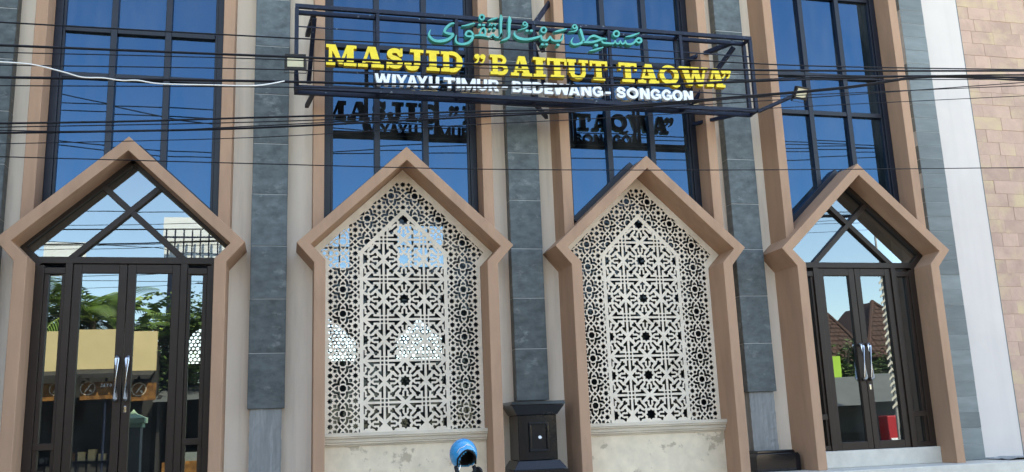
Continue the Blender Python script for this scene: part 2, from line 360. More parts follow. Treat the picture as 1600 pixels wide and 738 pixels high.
ARABIC = [
  ('letter', [[(1.901,6.346,0.0188),(1.859,6.332,0.025),(1.81,6.284,0.0282),(1.785,6.232,0.0282),(1.809,6.212,0.0282),(1.856,6.204,0.0313),(1.887,6.203,0.0313),(1.883,6.181,0.0313),(1.841,6.142,0.0344),(1.779,6.112,0.0344),(1.704,6.1,0.0344),(1.644,6.113,0.0313),(1.604,6.154,0.0282),(1.598,6.189,0.0219),(1.616,6.238,0.0094)]]),
  ('letter', [[(2.042,6.207,0.025),(2.057,6.244,0.025),(2.092,6.258,0.025),(2.125,6.235,0.025),(2.131,6.199,0.025),(2.103,6.189,0.025),(2.062,6.19,0.025),(2.042,6.207,0.025)],[(2.135,6.213,0.0282),(2.123,6.162,0.0313),(2.081,6.111,0.0313),(2.018,6.085,0.0282),(1.956,6.085,0.025),(1.923,6.111,0.025),(1.92,6.155,0.0188),(1.931,6.192,0.0075)]]),
  ('diacritic', [[(1.997,6.316,0.0094),(2.052,6.328,0.0188),(2.122,6.355,0.0219),(2.161,6.365,0.0094)]]),
  ('letter', [[(2.223,6.249,0.0219),(2.238,6.29,0.0219),(2.274,6.311,0.0219),(2.29,6.276,0.0219),(2.282,6.231,0.0219),(2.243,6.221,0.0219),(2.215,6.227,0.0219)],[(2.142,6.203,0.0175),(2.201,6.211,0.02),(2.243,6.21,0.02),(2.291,6.206,0.0188),(2.34,6.199,0.0188),(2.369,6.23,0.0219),(2.387,6.235,0.0219),(2.403,6.211,0.02),(2.438,6.198,0.02),(2.474,6.216,0.025),(2.489,6.246,0.025)]]),
  ('diacritic', [[(2.28,6.452,0.0213),(2.273,6.433,0.0213),(2.258,6.42,0.0213),(2.24,6.419,0.0213),(2.226,6.429,0.0213),(2.221,6.447,0.0213),(2.227,6.466,0.0213),(2.242,6.478,0.0213),(2.26,6.48,0.0213),(2.275,6.469,0.0213),(2.28,6.452,0.0213)]]),
  ('diacritic', [[(2.212,6.347,0.0275),(2.226,6.348,0.0275)]]),
  ('diacritic', [[(2.261,6.349,0.0275),(2.275,6.35,0.0275)]]),
  ('diacritic', [[(2.34,6.3,0.0263),(2.354,6.301,0.0263)]]),
  ('diacritic', [[(2.396,6.313,0.0263),(2.41,6.314,0.0263)]]),
  ('diacritic', [[(2.338,6.349,0.0125),(2.349,6.376,0.0125),(2.366,6.349,0.0125),(2.395,6.379,0.0125),(2.408,6.354,0.0125),(2.43,6.378,0.0125)]]),
  ('diacritic', [[(2.326,6.411,0.0094),(2.376,6.433,0.0219),(2.44,6.456,0.0138)]]),
  ('letter', [[(2.487,6.497,0.0125),(2.493,6.461,0.0376),(2.488,6.416,0.0313),(2.482,6.341,0.0282),(2.482,6.268,0.0282),(2.481,6.224,0.025),(2.459,6.196,0.0188)]]),
  ('letter', [[(2.595,6.486,0.0125),(2.598,6.441,0.0438),(2.591,6.381,0.0326),(2.584,6.292,0.0313),(2.581,6.218,0.0282),(2.537,6.186,0.0219),(2.48,6.16,0.0094)]]),
  ('letter', [[(2.658,6.298,0.0075),(2.65,6.26,0.025),(2.673,6.225,0.0344),(2.729,6.203,0.0344),(2.807,6.201,0.0313),(2.894,6.222,0.0282),(2.967,6.249,0.025),(2.989,6.262,0.0188),(2.991,6.225,0.0263),(3.008,6.204,0.0238),(3.058,6.204,0.0238),(3.088,6.232,0.0238),(3.104,6.259,0.0207),(3.121,6.227,0.0263),(3.152,6.207,0.025),(3.21,6.211,0.025),(3.247,6.221,0.025),(3.264,6.259,0.0188),(3.269,6.305,0.0094)]]),
  ('diacritic', [[(3.058,6.342,0.0213),(3.051,6.321,0.0213),(3.034,6.307,0.0213),(3.013,6.306,0.0213),(2.997,6.317,0.0213),(2.992,6.337,0.0213),(2.999,6.357,0.0213),(3.016,6.371,0.0213),(3.037,6.373,0.0213),(3.053,6.361,0.0213),(3.058,6.342,0.0213)]]),
  ('diacritic', [[(2.809,6.405,0.0163),(2.804,6.392,0.0163),(2.793,6.383,0.0163),(2.78,6.382,0.0163),(2.769,6.389,0.0163),(2.766,6.402,0.0163),(2.77,6.415,0.0163),(2.781,6.424,0.0163),(2.795,6.425,0.0163),(2.805,6.418,0.0163),(2.809,6.405,0.0163)],[(2.819,6.406,0.0163),(2.814,6.368,0.0163),(2.77,6.339,0.0125),(2.698,6.315,0.0063)]]),
  ('diacritic', [[(2.805,6.314,0.0288),(2.819,6.315,0.0288)]]),
  ('diacritic', [[(2.859,6.318,0.0288),(2.873,6.319,0.0288)]]),
  ('diacritic', [[(2.992,6.147,0.0288),(3.005,6.148,0.0288)]]),
  ('diacritic', [[(3.046,6.151,0.0288),(3.059,6.152,0.0288)]]),
  ('diacritic', [[(3.193,6.154,0.0313),(3.207,6.155,0.0313)]]),
  ('diacritic', [[(3.147,6.322,0.0075),(3.232,6.347,0.025),(3.321,6.376,0.0125)]]),
  ('diacritic', [[(3.452,6.416,0.0175),(3.447,6.401,0.0175),(3.435,6.391,0.0175),(3.42,6.39,0.0175),(3.409,6.398,0.0175),(3.405,6.412,0.0175),(3.41,6.427,0.0175),(3.423,6.436,0.0175),(3.437,6.438,0.0175),(3.449,6.43,0.0175),(3.452,6.416,0.0175)],[(3.465,6.409,0.0156),(3.444,6.362,0.0156),(3.348,6.337,0.0063)]]),
  ('letter', [[(3.502,6.395,0.0075),(3.507,6.362,0.0313),(3.522,6.303,0.0313),(3.534,6.243,0.0313),(3.506,6.204,0.0282),(3.438,6.177,0.025),(3.387,6.181,0.025),(3.375,6.217,0.0188),(3.403,6.268,0.0063)]]),
  ('letter', [[(3.536,6.215,0.025),(3.602,6.218,0.0282),(3.677,6.231,0.0282),(3.745,6.258,0.0282),(3.791,6.28,0.025),(3.843,6.276,0.0125)],[(3.581,6.239,0.0188),(3.621,6.287,0.0219),(3.674,6.31,0.0282),(3.725,6.295,0.0282),(3.783,6.276,0.025)]]),
  ('letter', [[(3.774,6.245,0.0188),(3.795,6.224,0.0263),(3.869,6.222,0.0263),(3.929,6.226,0.0238),(3.954,6.265,0.0125),(3.967,6.228,0.0207),(4.004,6.231,0.0207),(4.022,6.27,0.0125),(4.038,6.229,0.0207),(4.072,6.236,0.0207),(4.09,6.275,0.0125),(4.102,6.234,0.0238),(4.155,6.23,0.025),(4.202,6.252,0.025),(4.235,6.293,0.0263),(4.267,6.318,0.0263),(4.301,6.312,0.0263),(4.304,6.278,0.0263),(4.27,6.257,0.025),(4.237,6.274,0.0225)]]),
  ('diacritic', [[(4.012,6.36,0.0225),(4.003,6.338,0.0225),(3.984,6.324,0.0225),(3.962,6.322,0.0225),(3.945,6.334,0.0225),(3.939,6.355,0.0225),(3.947,6.377,0.0225),(3.966,6.392,0.0225),(3.989,6.394,0.0225),(4.006,6.382,0.0225),(4.012,6.36,0.0225)]]),
  ('diacritic', [[(4.097,6.325,0.0075),(4.178,6.346,0.025),(4.284,6.392,0.0094)]]),
  ('diacritic', [[(3.689,6.183,0.0344),(3.707,6.184,0.0344)]]),
  ('diacritic', [[(3.606,6.102,0.0094),(3.685,6.126,0.0219),(3.787,6.163,0.0125)]]),
]
CABLES = [
  ('A',0.007,-2.85,[(-2.274,4.903),(-0.29,4.922),(1.495,4.95),(3.227,4.963),(5.001,4.983),(7.622,5.102)]),
  ('B',0.011,-2.95,[(-2.23,4.664),(-0.282,4.704),(1.941,4.757),(4.509,4.864),(7.519,5.041)]),
  ('C',0.005,-2.75,[(-2.285,4.686),(-0.289,4.759),(1.991,4.805),(4.625,4.906),(7.708,5.067)]),
  ('D',0.005,-3.05,[(-2.188,4.458),(-0.276,4.543),(1.911,4.605),(4.438,4.722),(7.401,4.901)]),
  ('E',0.012,-2.85,[(-2.24,4.434),(-0.282,4.515),(1.369,4.574),(3.207,4.678),(4.985,4.839),(6.407,4.958),(7.605,5.007)]),
  ('E2',0.005,-2.85,[(-2.235,4.364),(-0.281,4.463),(1.368,4.538),(3.207,4.678),(5.277,4.884),(7.61,5.036)]),
  ('F',0.009,-2.95,[(-2.183,4.017),(-1.259,4.076),(-0.271,4.155),(1.459,4.289),(2.648,4.384),(4.413,4.609),(5.412,4.75),(6.245,4.901),(7.511,4.997)]),
  ('G',0.01,-2.75,[(-2.236,4.004),(-1.289,4.061),(-0.277,4.133),(1.497,4.308),(2.718,4.435),(4.53,4.678),(5.555,4.822),(6.49,4.988),(7.7,5.023)]),
  ('G2',0.005,-2.8,[(-2.223,4.009),(-1.28,4.039),(-0.275,4.133),(1.488,4.308),(2.701,4.429),(4.499,4.644),(7.639,4.941)]),
  ('H',0.004,-3.05,[(-2.142,3.821),(-0.264,3.95),(1.437,4.13),(2.607,4.243),(4.339,4.426),(7.366,4.716)]),
  ('I',0.005,-2.65,[(-2.251,3.837),(-0.274,3.846),(1.504,3.858),(3.231,3.902),(5.293,3.975),(7.617,4.071)]),
  ('F2',0.005,-2.97,[(-2.175,3.98),(-0.27,4.109),(1.455,4.258),(2.639,4.346),(4.395,4.536),(7.474,4.901)]),
  ('W',0.009,-3.15,[(-2.16,4.444),(-1.936,4.437),(-1.707,4.388),(-1.576,4.354),(-1.428,4.357),(-1.288,4.344),(-1.17,4.351),(-1.003,4.333),(-0.616,4.344),(-0.27,4.359),(0.044,4.371)]),
]
YELLOW = [('M',0.386,0.753),('A',0.75,1.067),('S',1.075,1.299),('J',1.292,1.534),('I',1.549,1.725),('D',1.725,2.003),('"',2.135,2.284),('B',2.323,2.569),('A',2.576,2.857),('I',2.857,3.035),('T',3.027,3.313),('U',3.28,3.586),('T',3.577,3.837),('T',3.955,4.227),('A',4.21,4.511),('Q',4.498,4.789),('W',4.772,5.195),('A',5.142,5.419),('"',5.365,5.509)]
WHITE = [('W',0.954,1.139),('I',1.154,1.199),('Y',1.199,1.333),('A',1.326,1.454),('Y',1.446,1.574),('U',1.59,1.711),('T',1.765,1.903),('I',1.918,1.964),('M',1.98,2.15),('U',2.166,2.29),('R',2.306,2.432),('-',2.471,2.542),('B',2.601,2.717),('E',2.733,2.837),('D',2.853,2.981),('E',3.001,3.111),('W',3.119,3.322),('A',3.311,3.454),('N',3.47,3.602),('G',3.615,3.752),('-',3.785,3.852),('S',3.928,4.054),('O',4.063,4.224),('N',4.241,4.369),('G',4.381,4.523),('G',4.532,4.67),('O',4.674,4.818),('N',4.831,4.958)]

# ------------------------------------------------------------------ the setting: ground, road, pavements
gz = MB(); gz.add([(-400, -400, -0.012), (400, -400, -0.012), (400, 400, -0.012), (-400, 400, -0.012)], [(0, 1, 2, 3)])
tag(gz.obj('ground', M['soil']), 'bare brown ground around the street', 'ground', kind='structure')
rd = MB(); rd.box(-60, 60, -16.2, -7.5, -0.2, -0.004)
tag(rd.obj('road', M['asphalt']), 'grey asphalt road along the mosque', 'road', kind='structure')
pv = MB(); pv.box(-60, 60, -7.5, -0.45, -0.2, 0.10)
tag(pv.obj('pavement', M['paving']), 'concrete forecourt paving in front of the mosque', 'pavement', kind='structure')
pv = MB(); pv.box(-60, 60, -18.6, -16.2, -0.2, 0.10)
tag(pv.obj('pavement', M['paving']), 'concrete pavement on the far side of the road', 'pavement', kind='structure')

# ------------------------------------------------------------------ the mosque
BAY = [-1.739, 1.366, 4.436, 7.505]
COLX = [-3.29, -0.215, 2.915, 5.992, 9.04]
YW, YC, YP = 0.58, 0.41, 0.17          # wall plane, column face, window-surround face
YWIN, YDOOR, YSCR = 0.47, 0.34, 0.42
ZP = 0.90                              # top of the plinth
ZTOP = 9.4
WT, ZT, ZA, WE, ZE = 1.272, 3.716, 4.903, 1.074, 3.486
WIE, ZIE, WIT, ZIT, ZIA = 0.945, 3.520, 1.114, 3.699, 4.740
mosque = thing('mosque', (3.0, 3.0, 0.0), 'two-storey mosque with brown pointed portals, slate columns and blue glass windows', 'mosque')

# plain wall strips between the bays, spandrel above the windows, roof, side and rear walls
edges = [-6.6] + [x for c in BAY for x in (c - 0.97, c + 0.97)] + [9.10]
for i in range(0, len(edges), 2):
    b = MB(); b.box(edges[i], edges[i + 1], YW, YW + 0.22, 0.0, ZTOP)
    b.obj('wall', M['beige'], mosque)
for c in BAY:
    b = MB(); b.box(c - 0.97, c + 0.97, YW + 0.003, YW + 0.22, 8.62, ZTOP); b.obj('wall', M['beige'], mosque)
    b = MB(); b.box(c - 0.97, c + 0.97, YW + 0.003, YW + 0.22, 0.0, ZP + 0.02); b.obj('wall', M['beige'], mosque)
b = MB(); b.box(-6.6, 12.6, YW + 0.0, 10.2, ZTOP, ZTOP + 0.25); b.box(-6.6, 12.6, 0.1, YW + 0.25, ZTOP + 0.25, ZTOP + 1.75)  # unseen parapet made taller to keep the cables in shade
b.obj('roof', M['white_wall'], mosque)
b = MB(); b.box(-6.6, 12.6, -0.30, YW + 0.1, 0.0, ZP)
b.obj('plinth', M['white_marble'], mosque, bevel=0.01)
# steps up to the plinth, below the picture
for k in range(4):
    b = MB(); b.box(-6.6, 12.6, -0.30 - 0.28 * (4 - k), -0.305 - 0.0, 0.10 + 0.0, 0.10 + 0.16 * (k + 1)) if k == 3 else b.box(-6.6, 12.6, -0.30 - 0.28 * (4 - k), -0.30 - 0.28 * (3 - k) - 0.002, 0.10, 0.10 + 0.16 * (k + 1))
    b.obj('step', M['white_marble'], mosque)
b = MB(); b.box(-6.6, 12.6, YW + 0.22, 10.0, ZP - 0.1, ZP + 0.1); b.obj('interior_floor', M['inner_floor'], mosque)
b = MB(); b.box(-6.6, -6.4, YW + 0.22, 10.0, 0, ZTOP); b.obj('side_wall', M['inner'], mosque)
b = MB(); b.box(12.4, 12.6, YW + 0.22, 10.0, 0, ZTOP); b.obj('side_wall', M['inner'], mosque)

# ---- slate-clad columns
def shared(name, mb, m, bevel=0.0):
    me = bpy.data.meshes.new(name)
    me.from_pydata(mb.v, [], mb.f); me.materials.append(m); me.update()
    if bevel:
        bm = bmesh.new(); bm.from_mesh(me)
        bmesh.ops.bevel(bm, geom=bm.edges[:] , offset=bevel, segments=1, affect='EDGES'); bm.to_mesh(me); bm.free()
    return me
CW = 0.205
slab_me = shared('stone_slab', MB().box(-CW, CW, 0, 0.150, 0, 0.6195), M['slate'], 0.004)
thin_me = shared('stone_slab', MB().box(-CW + 0.006, CW - 0.006, 0, 0.150, 0, 0.2085), M['slate_light'], 0.003)
zbase = {0: 0.9, 1: 1.878, 2: 1.878, 3: 1.900, 4: 0.905}
columns = []
for i, cx in enumerate(COLX):
    core = MB()
    core.box(cx - CW + 0.006, cx + CW - 0.006, YC + 0.006, YW - 0.001, zbase[i] + 0.004, ZTOP)
    co = core.obj('column', M['grout'], mosque)
    tag(co, ['slate column at the left edge of the picture', 'slate column between the left door and the left lattice, bare concrete below', 'slate column standing on the black granite pedestal', 'slate column beside the right lattice, bare concrete foot on a black block', 'slate column of thin pale slabs right of the right door'][i])
    columns.append(co)
    z = zbase[i]; k = 0
    if i in (0, 1, 2, 3):
        while z < ZTOP - 0.3:
            o = link('stone_slab', slab_me, co, (cx + random.uniform(-.002, .002), YC + random.uniform(-.002, .003), z)); z += 0.6265
    else:
        while z < ZTOP - 0.2:
            o = link('stone_slab', thin_me, co, (cx + random.uniform(-.002, .002), YC + random.uniform(0, .003), z)); z += 0.2115

# bare concrete feet where the cladding stops
def rough_box(name, x0, x1, y0, y1, z0, z1, m, parent, nx=9, nz=16, amp=0.006):
    vs = []; fs = []
    for j in range(nz + 1):
        for i in range(nx + 1):
            a = amp if 0 < i < nx else 0
            vs.append((x0 + (x1 - x0) * i / nx + (random.uniform(-amp, amp) * .6 if i in (0, nx) else 0), y0 + random.uniform(-1, 1) * amp * (1.0 if i % 3 else 0.3), z0 + (z1 - z0) * j / nz))
    for j in range(nz):
        for i in range(nx):
            fs.append((j * (nx + 1) + i, j * (nx + 1) + i + 1, (j + 1) * (nx + 1) + i + 1, (j + 1) * (nx + 1) + i))
    mb = MB(); mb.add(vs, fs); mb.box(x0 + .004, x1 - .004, y0 + amp * 1.6, y1, z0, z1)
    return mb.obj(name, m, parent)
rough_box('bare_column_foot', COLX[1] - 0.178, COLX[1] + 0.172, YC + 0.035, YW - 0.002, ZP, 1.876, M['concrete'], mosque)
rough_box('bare_column_foot', COLX[3] - 0.175, COLX[3] + 0.175, YC + 0.035, YW - 0.002, 1.16, 1.898, M['concrete'], mosque)
b = MB()
b.prism([(COLX[3] - 0.26, ZP + .001), (COLX[3] + 0.36, ZP + .001), (COLX[3] + 0.36, 1.09), (COLX[3] + 0.335, 1.125), (COLX[3] - 0.235, 1.125), (COLX[3] - 0.26, 1.09)], 0.26, YW - 0.003)
b.prism([(COLX[3] - 0.225, 1.125), (COLX[3] + 0.32, 1.125), (COLX[3] + 0.30, 1.16), (COLX[3] - 0.21, 1.16)], 0.30, YW - 0.004)
tag(b.obj('plinth_block', M['granite'], mosque, bevel=0.008), 'low black granite block under the bare concrete column foot')
b = MB(); b.box(COLX[4] - 0.17, COLX[4] + 0.17, YC + 0.03, YW - .004, 0.78, 0.902); b.obj('bare_column_foot', M['concrete'], mosque)

# black granite pedestal under the middle column
px0, px1, py0 = 2.645, 3.115, 0.14
ped = MB(); ped.box(px0, px1, py0, YW - 0.004, 1.18, 1.70)
pedo = tag(ped.obj('pedestal', M['granite'], mosque, bevel=0.006), 'black granite pedestal with framed panel under the middle slate column')
def flare(z0, z1, o0, o1, name):
    b = MB()
    vs = []
    for z, o in ((z0, o0), (z1, o1)):
        vs += [(px0 - o, py0 - o, z), (px1 + o, py0 - o, z), (px1 + o, YW - 0.005, z), (px0 - o, YW - 0.005, z)]
    b.add(vs, [(0, 3, 2, 1), (4, 5, 6, 7), (0, 1, 5, 4), (1, 2, 6, 5), (2, 3, 7, 6), (3, 0, 4, 7)])
    return b.obj(name, M['granite'], pedo, bevel=0.004)
flare(1.701, 1.815, 0.012, 0.085, 'cap_moulding')
flare(1.817, 1.858, 0.092, 0.088, 'cap_slab')
flare(1.08, 1.178, 0.085, 0.015, 'base_moulding')
flare(0.902, 1.078, 0.10, 0.10, 'base_block')
pf = MB(); X0, X1, Z0, Z1 = px0 + 0.125, px1 - 0.105, 1.275, 1.615
for q in ((X0, X1, Z0, Z0 + .028), (X0, X1, Z1 - .028, Z1), (X0, X0 + .028, Z0 + .0285, Z1 - .0285), (X1 - .028, X1, Z0 + .0285, Z1 - .0285)):
    pf.box(q[0], q[1], py0 - 0.022, py0 + 0.002, q[2], q[3])
pf.obj('panel_frame', M['granite'], pedo, bevel=0.006)
pf = MB(); pf.prism([(2.905 + 0.022 * math.cos(a) * random.uniform(.7, 1.1), 1.44 + 0.022 * math.sin(a) * random.uniform(.7, 1.1)) for a in [k * PI / 4 for k in range(8)]], py0 - 0.003, py0 + 0.001)
pf.obj('chipped_spot', M['white_letter'], pedo)

# ---- brown surrounds of the upper windows
for c in BAY:
    for s in (-1, 1):
        b = MB(); x0, x1 = sorted((c + s * 0.960, c + s * 1.090))
        b.box(x0, x1, YP, YW + 0.05, 3.872, ZTOP - 0.002)
        b.obj('window_surround', M['brown'], mosque, bevel=0.006)

# ---- portals
PLAB = ['brown pointed portal round the left glass door', 'brown pointed portal round the left lattice screen', 'brown pointed portal round the right lattice screen', 'brown pointed portal round the right glass door']
for i, c in enumerate(BAY):
    outer = [(-WE, ZP), (-WE, ZE), (-WT, ZT), (0, ZA), (WT, ZT), (WE, ZE), (WE, ZP)]
    inner = [(WIE, ZP), (WIE, ZIE), (WIT, ZIT), (0, ZIA), (-WIT, ZIT), (-WIE, ZIE), (-WIE, ZP)]
    poly = [(c + x, z) for x, z in outer + inner]
    vs, fs = plate([poly], lambda s: 0 in s, 0.0, YW + 0.03)
    o = mesh_obj('portal_frame', vs, fs, M['brown'], mosque)
    md = o.modifiers.new('bevel', 'BEVEL'); md.width = 0.006; md.segments = 2; md.limit_method = 'ANGLE'; md.angle_limit = math.radians(30)
    tag(o, PLAB[i])

# ---- upper windows
SL = (ZA - ZT) / WT
def zcut(x): return (ZA - 0.02) - SL * abs(x)
for i, c in enumerate(BAY):
    fr = MB(); y0, y1 = YWIN, YWIN + 0.09
    W = 0.957; zl = zcut(W)
    for s in (-1, 1):
        x0, x1 = sorted((c + s * (W - 0.085), c + s * W)); fr.box(x0, x1, y0 + .004, y1, zl, 8.60)
        xa, xb = sorted((c + s * (W - 0.115), c + s * (W - 0.0851))); fr.box(xa, xb, y0 + .03, y1 - .002, zl, 8.60)
        xm = c + s * 0.305; fr.box(xm - 0.036, xm + 0.036, y0, y1 - .001, zcut(0.30) - .02, 8.60)
        fr.bar((c + s * 0.02, zcut(0.02) + 0.05), (c + s * (W - 0.1), zcut(W - .1) + 0.05), 0.09, y0 - 0.03, y1 + 0.003)
    for zt in (7.60, 6.365, 5.79):
        for xa, xb in ((-W + .116, -.342), (-.268, .268), (.342, W - .116)):
            fr.box(c + xa, c + xb, y0 + .008, y1 - .004, zt - 0.032, zt + 0.032)
    fo = fr.obj('window_frame', M['frame_up'], mosque, bevel=0.004)
    tag(fo, ['tall blue window above the left door', 'tall blue window above the left lattice, partly behind the sign', 'tall blue window above the right lattice, partly behind the sign', 'tall blue window above the right door'][i])
    xs = [-W + .1, -0.305, 0.305, W - .1]; zs = [None, 5.79, 6.365, 7.60, 8.60]
    for a in range(3):
        for r in range(4):
            xa, xb = xs[a], xs[a + 1]
            if r == 0:
                pts = [(xa, zcut(xa) - .02)] + ([(0, zcut(0) - .02)] if xa < 0 < xb else []) + [(xb, zcut(xb) - .02), (xb, zs[1]), (xa, zs[1])]
            else:
                pts = [(xa, zs[r]), (xb, zs[r]), (xb, zs[r + 1]), (xa, zs[r + 1])]
            cx, cz = c + (xa + xb) / 2, 0.5 * (pts[0][1] + pts[-1][1])
            vs = [(c + x - cx, 0, z - cz) for x, z in pts]
            o = mesh_obj('pane', vs, [tuple(range(len(vs)))], M['glass_up'], fo, loc=(cx, YWIN + 0.058, cz))
            o.rotation_euler = (math.radians(random.uniform(-.45, .45)), 0, math.radians(random.uniform(-.4, .4)))

# ---- glass doors
def door(c, label, dy):
    fr = MB(); y0, y1 = YDOOR, YDOOR + 0.10
    # transom zone: outline following the portal, cross of two bars
    for s in (-1, 1):
        fr.bar((c + s * 0.0, 4.735), (c + s * 1.115, 3.725), 0.10, y0, y1)
        fr.bar((c + s * 1.11, 3.70), (c + s * 0.90, 3.50), 0.10, y0 + .002, y1 - .002)
        fr.bar((c - s * 0.60, 3.57), (c + s * 0.33, 4.44), 0.066, y0 + (.010 if s > 0 else .012), y1 - .006)
        x0, x1 = sorted((c + s * 0.85, c + s * 0.943)); fr.box(x0, x1, y0 + .004, y1, ZP + .001, 3.50)
        x0, x1 = sorted((c + s * 0.563, c + s * 0.637)); fr.box(x0, x1, y0 - .006, y1 - .003, ZP + .001, 3.52)
        for z in (1.545, 3.44):
            x0, x1 = sorted((c + s * 0.638, c + s * 0.849)); fr.box(x0, x1, y0 + .006, y1 - .005, z - .035, z + .035)
        x0, x1 = sorted((c + s * 0.638, c + s * 0.849)); fr.box(x0, x1, y0 + .006, y1 - .005, 1.12, 1.18)
        for xx, wd in ((0.655, .036), (0.826, .046)):
            fr.box(c + s * xx - wd / 2, c + s * xx + wd / 2, y0 + .020, y1 - .008, 1.18, 3.41)
    fr.box(c - 0.943, c + 0.943, y0 + .001, y1 - .001, 3.52, 3.595)
    fo = tag(fr.obj('door_frame', M['frame_door'], mosque, bevel=0.004), label)
    # transom panes
    P = [[(0, 4.69), (-.33, 4.40), (0, 4.10), (.33, 4.40)], [(-.33, 4.42), (-1.06, 3.72), (-.90, 3.58), (-.60, 3.58), (0, 4.11)], [(.33, 4.42), (1.06, 3.72), (.90, 3.58), (.60, 3.58), (0, 4.11)], [(-.62, 3.57), (.62, 3.57), (0, 4.13)]]
    for p in P:
        cx = sum(q[0] for q in p) / len(p); cz = sum(q[1] for q in p) / len(p)
        o = mesh_obj('pane', [(x - cx, 0, z - cz) for x, z in p], [tuple(range(len(p)))], M['glass_door'], fo, loc=(c + cx, YDOOR + 0.062, cz))
        o.rotation_euler = (math.radians(random.uniform(-.1, .1)), 0, math.radians(random.uniform(-.1, .1)))
    for s in (-1, 1):
        for z0, z1 in ((1.545, 3.42), (1.15, 1.545)):
            x0, x1 = sorted((0.65 * s, 0.83 * s))
            o = mesh_obj('pane', [((x0 - x1) / 2, 0, (z0 - z1) / 2), ((x1 - x0) / 2, 0, (z0 - z1) / 2), ((x1 - x0) / 2, 0, (z1 - z0) / 2), ((x0 - x1) / 2, 0, (z1 - z0) / 2)], [(0, 1, 2, 3)], M['glass_door'], fo, loc=(c + (x0 + x1) / 2, YDOOR + 0.06, (z0 + z1) / 2))
            o.rotation_euler = (0, 0, math.radians(random.uniform(-.1, .1)))
        # leaf: stiles and rails
        lf = MB(); xo, xi = c + s * 0.560, c + s * 0.004; xa, xb = min(xo, xi), max(xo, xi); yy0, yy1 = YDOOR + 0.018, YDOOR + 0.075
        sw = 0.086
        lf.box(xa, xa + sw, yy0, yy1, 1.115, 3.515); lf.box(xb - sw, xb, yy0, yy1, 1.115, 3.515)
        lf.box(xa + sw + .0005, xb - sw - .0005, yy0 + .001, yy1 - .001, 3.415, 3.515); lf.box(xa + sw + .0005, xb - sw - .0005, yy0 + .001, yy1 - .001, 1.115, 1.215)
        lf.obj('door_leaf', M['frame_door'], fo, bevel=0.004)
        o = mesh_obj('pane', [(-(xb - xa) / 2 + .07, 0, -1.12), ((xb - xa) / 2 - .07, 0, -1.12), ((xb - xa) / 2 - .07, 0, 1.12), (-(xb - xa) / 2 + .07, 0, 1.12)], [(0, 1, 2, 3)], M['glass_door'], fo, loc=((xa + xb) / 2, YDOOR + 0.05, 2.31))
        o.rotation_euler = (math.radians(random.uniform(-.1, .1)), 0, math.radians(random.uniform(-.12, .12)))
        hx = c + s * 0.052
        h = MB(); pts = [(hx, yy0 + .0, 2.02), (hx, yy0 - .055, 2.02), (hx, yy0 - .075, 2.045), (hx, yy0 - .075, 2.45), (hx, yy0 - .055, 2.475), (hx, yy0 + .0, 2.475)]
        h.tube(pts, 0.023, 12); h.obj('handle', M['chrome'], fo, smooth=True)
    b = MB(); b.box(c + .030, c + .058, YDOOR + .006, YDOOR + .02, 1.88, 1.95); b.obj('lock', M['chrome'], fo, bevel=0.004)
    b = MB(); b.box(c - 0.943, c + 0.943, YDOOR - 0.06, YDOOR + 0.14, ZP + .001, 1.112)
    for s in (-1, 1): pass
    b.obj('threshold', M['white_marble'], fo, bevel=0.006)
door(BAY[0], 'left double glass door in dark brown frame with chrome handles', 0)
door(BAY[3], 'right double glass door in dark brown frame with chrome handles', 0)

# ---- cut lattice screens
def star(cx, cz, r0, r1, n=8, rot=0.0):
    return [(cx + (r0 if k % 2 == 0 else r1) * math.cos(rot + k * PI / n), cz + (r0 if k % 2 == 0 else r1) * math.sin(rot + k * PI / n)) for k in range(2 * n)]
def xf(p, cx, cz, s): return [(cx + x * s, cz + z * s) for x, z in p]
def rot4(p):
    return [[(x, z) for x, z in p], [(-z, x) for x, z in p], [(-x, -z) for x, z in p], [(z, -x) for x, z in p]]
def ribbon(pts, wd):
    """closed polygon of a mitred polyline"""
    L = []; Rr = []
    for i, p in enumerate(pts):
        a = pts[max(i - 1, 0)]; b = pts[min(i + 1, len(pts) - 1)]
        d1 = Vector((p[0] - a[0], p[1] - a[1])); d2 = Vector((b[0] - p[0], b[1] - p[1]))
        if d1.length < 1e-9: d1 = d2
        if d2.length < 1e-9: d2 = d1
        d1.normalize(); d2.normalize(); n1 = Vector((-d1.y, d1.x)); n2 = Vector((-d2.y, d2.x)); n = (n1 + n2).normalized()
        k = wd / 2 / max(n.dot(n1), .4)
        L.append((p[0] + n.x * k, p[1] + n.y * k)); Rr.append((p[0] - n.x * k, p[1] - n.y * k))
    return L + Rr[::-1]
def border_unit():
    H = []
    H.append([(0.122 * math.cos(k * PI / 4 + PI / 8), 0.122 * math.sin(k * PI / 4 + PI / 8)) for k in range(8)])
    H += rot4([(-.078, .205), (.078, .205), (.068, .235), (0, .305), (-.068, .235)])
    H += rot4(ribbon([(.405, .095), (.315, .165), (.170, .170), (.165, .315), (.095, .405)], .068))
    H += rot4([(.262, .262), (.358, .262), (.358, .358), (.262, .358)])
    H.append(star(.5, .5, .095, .060))
    dm = .068
    for x, z in ((.5, 0), (0, .5), (.25, .5), (-.25, .5), (.5, .25), (.5, -.25)):
        H.append([(x + dm, z), (x, z + dm), (x - dm, z), (x, z - dm)])
    return H
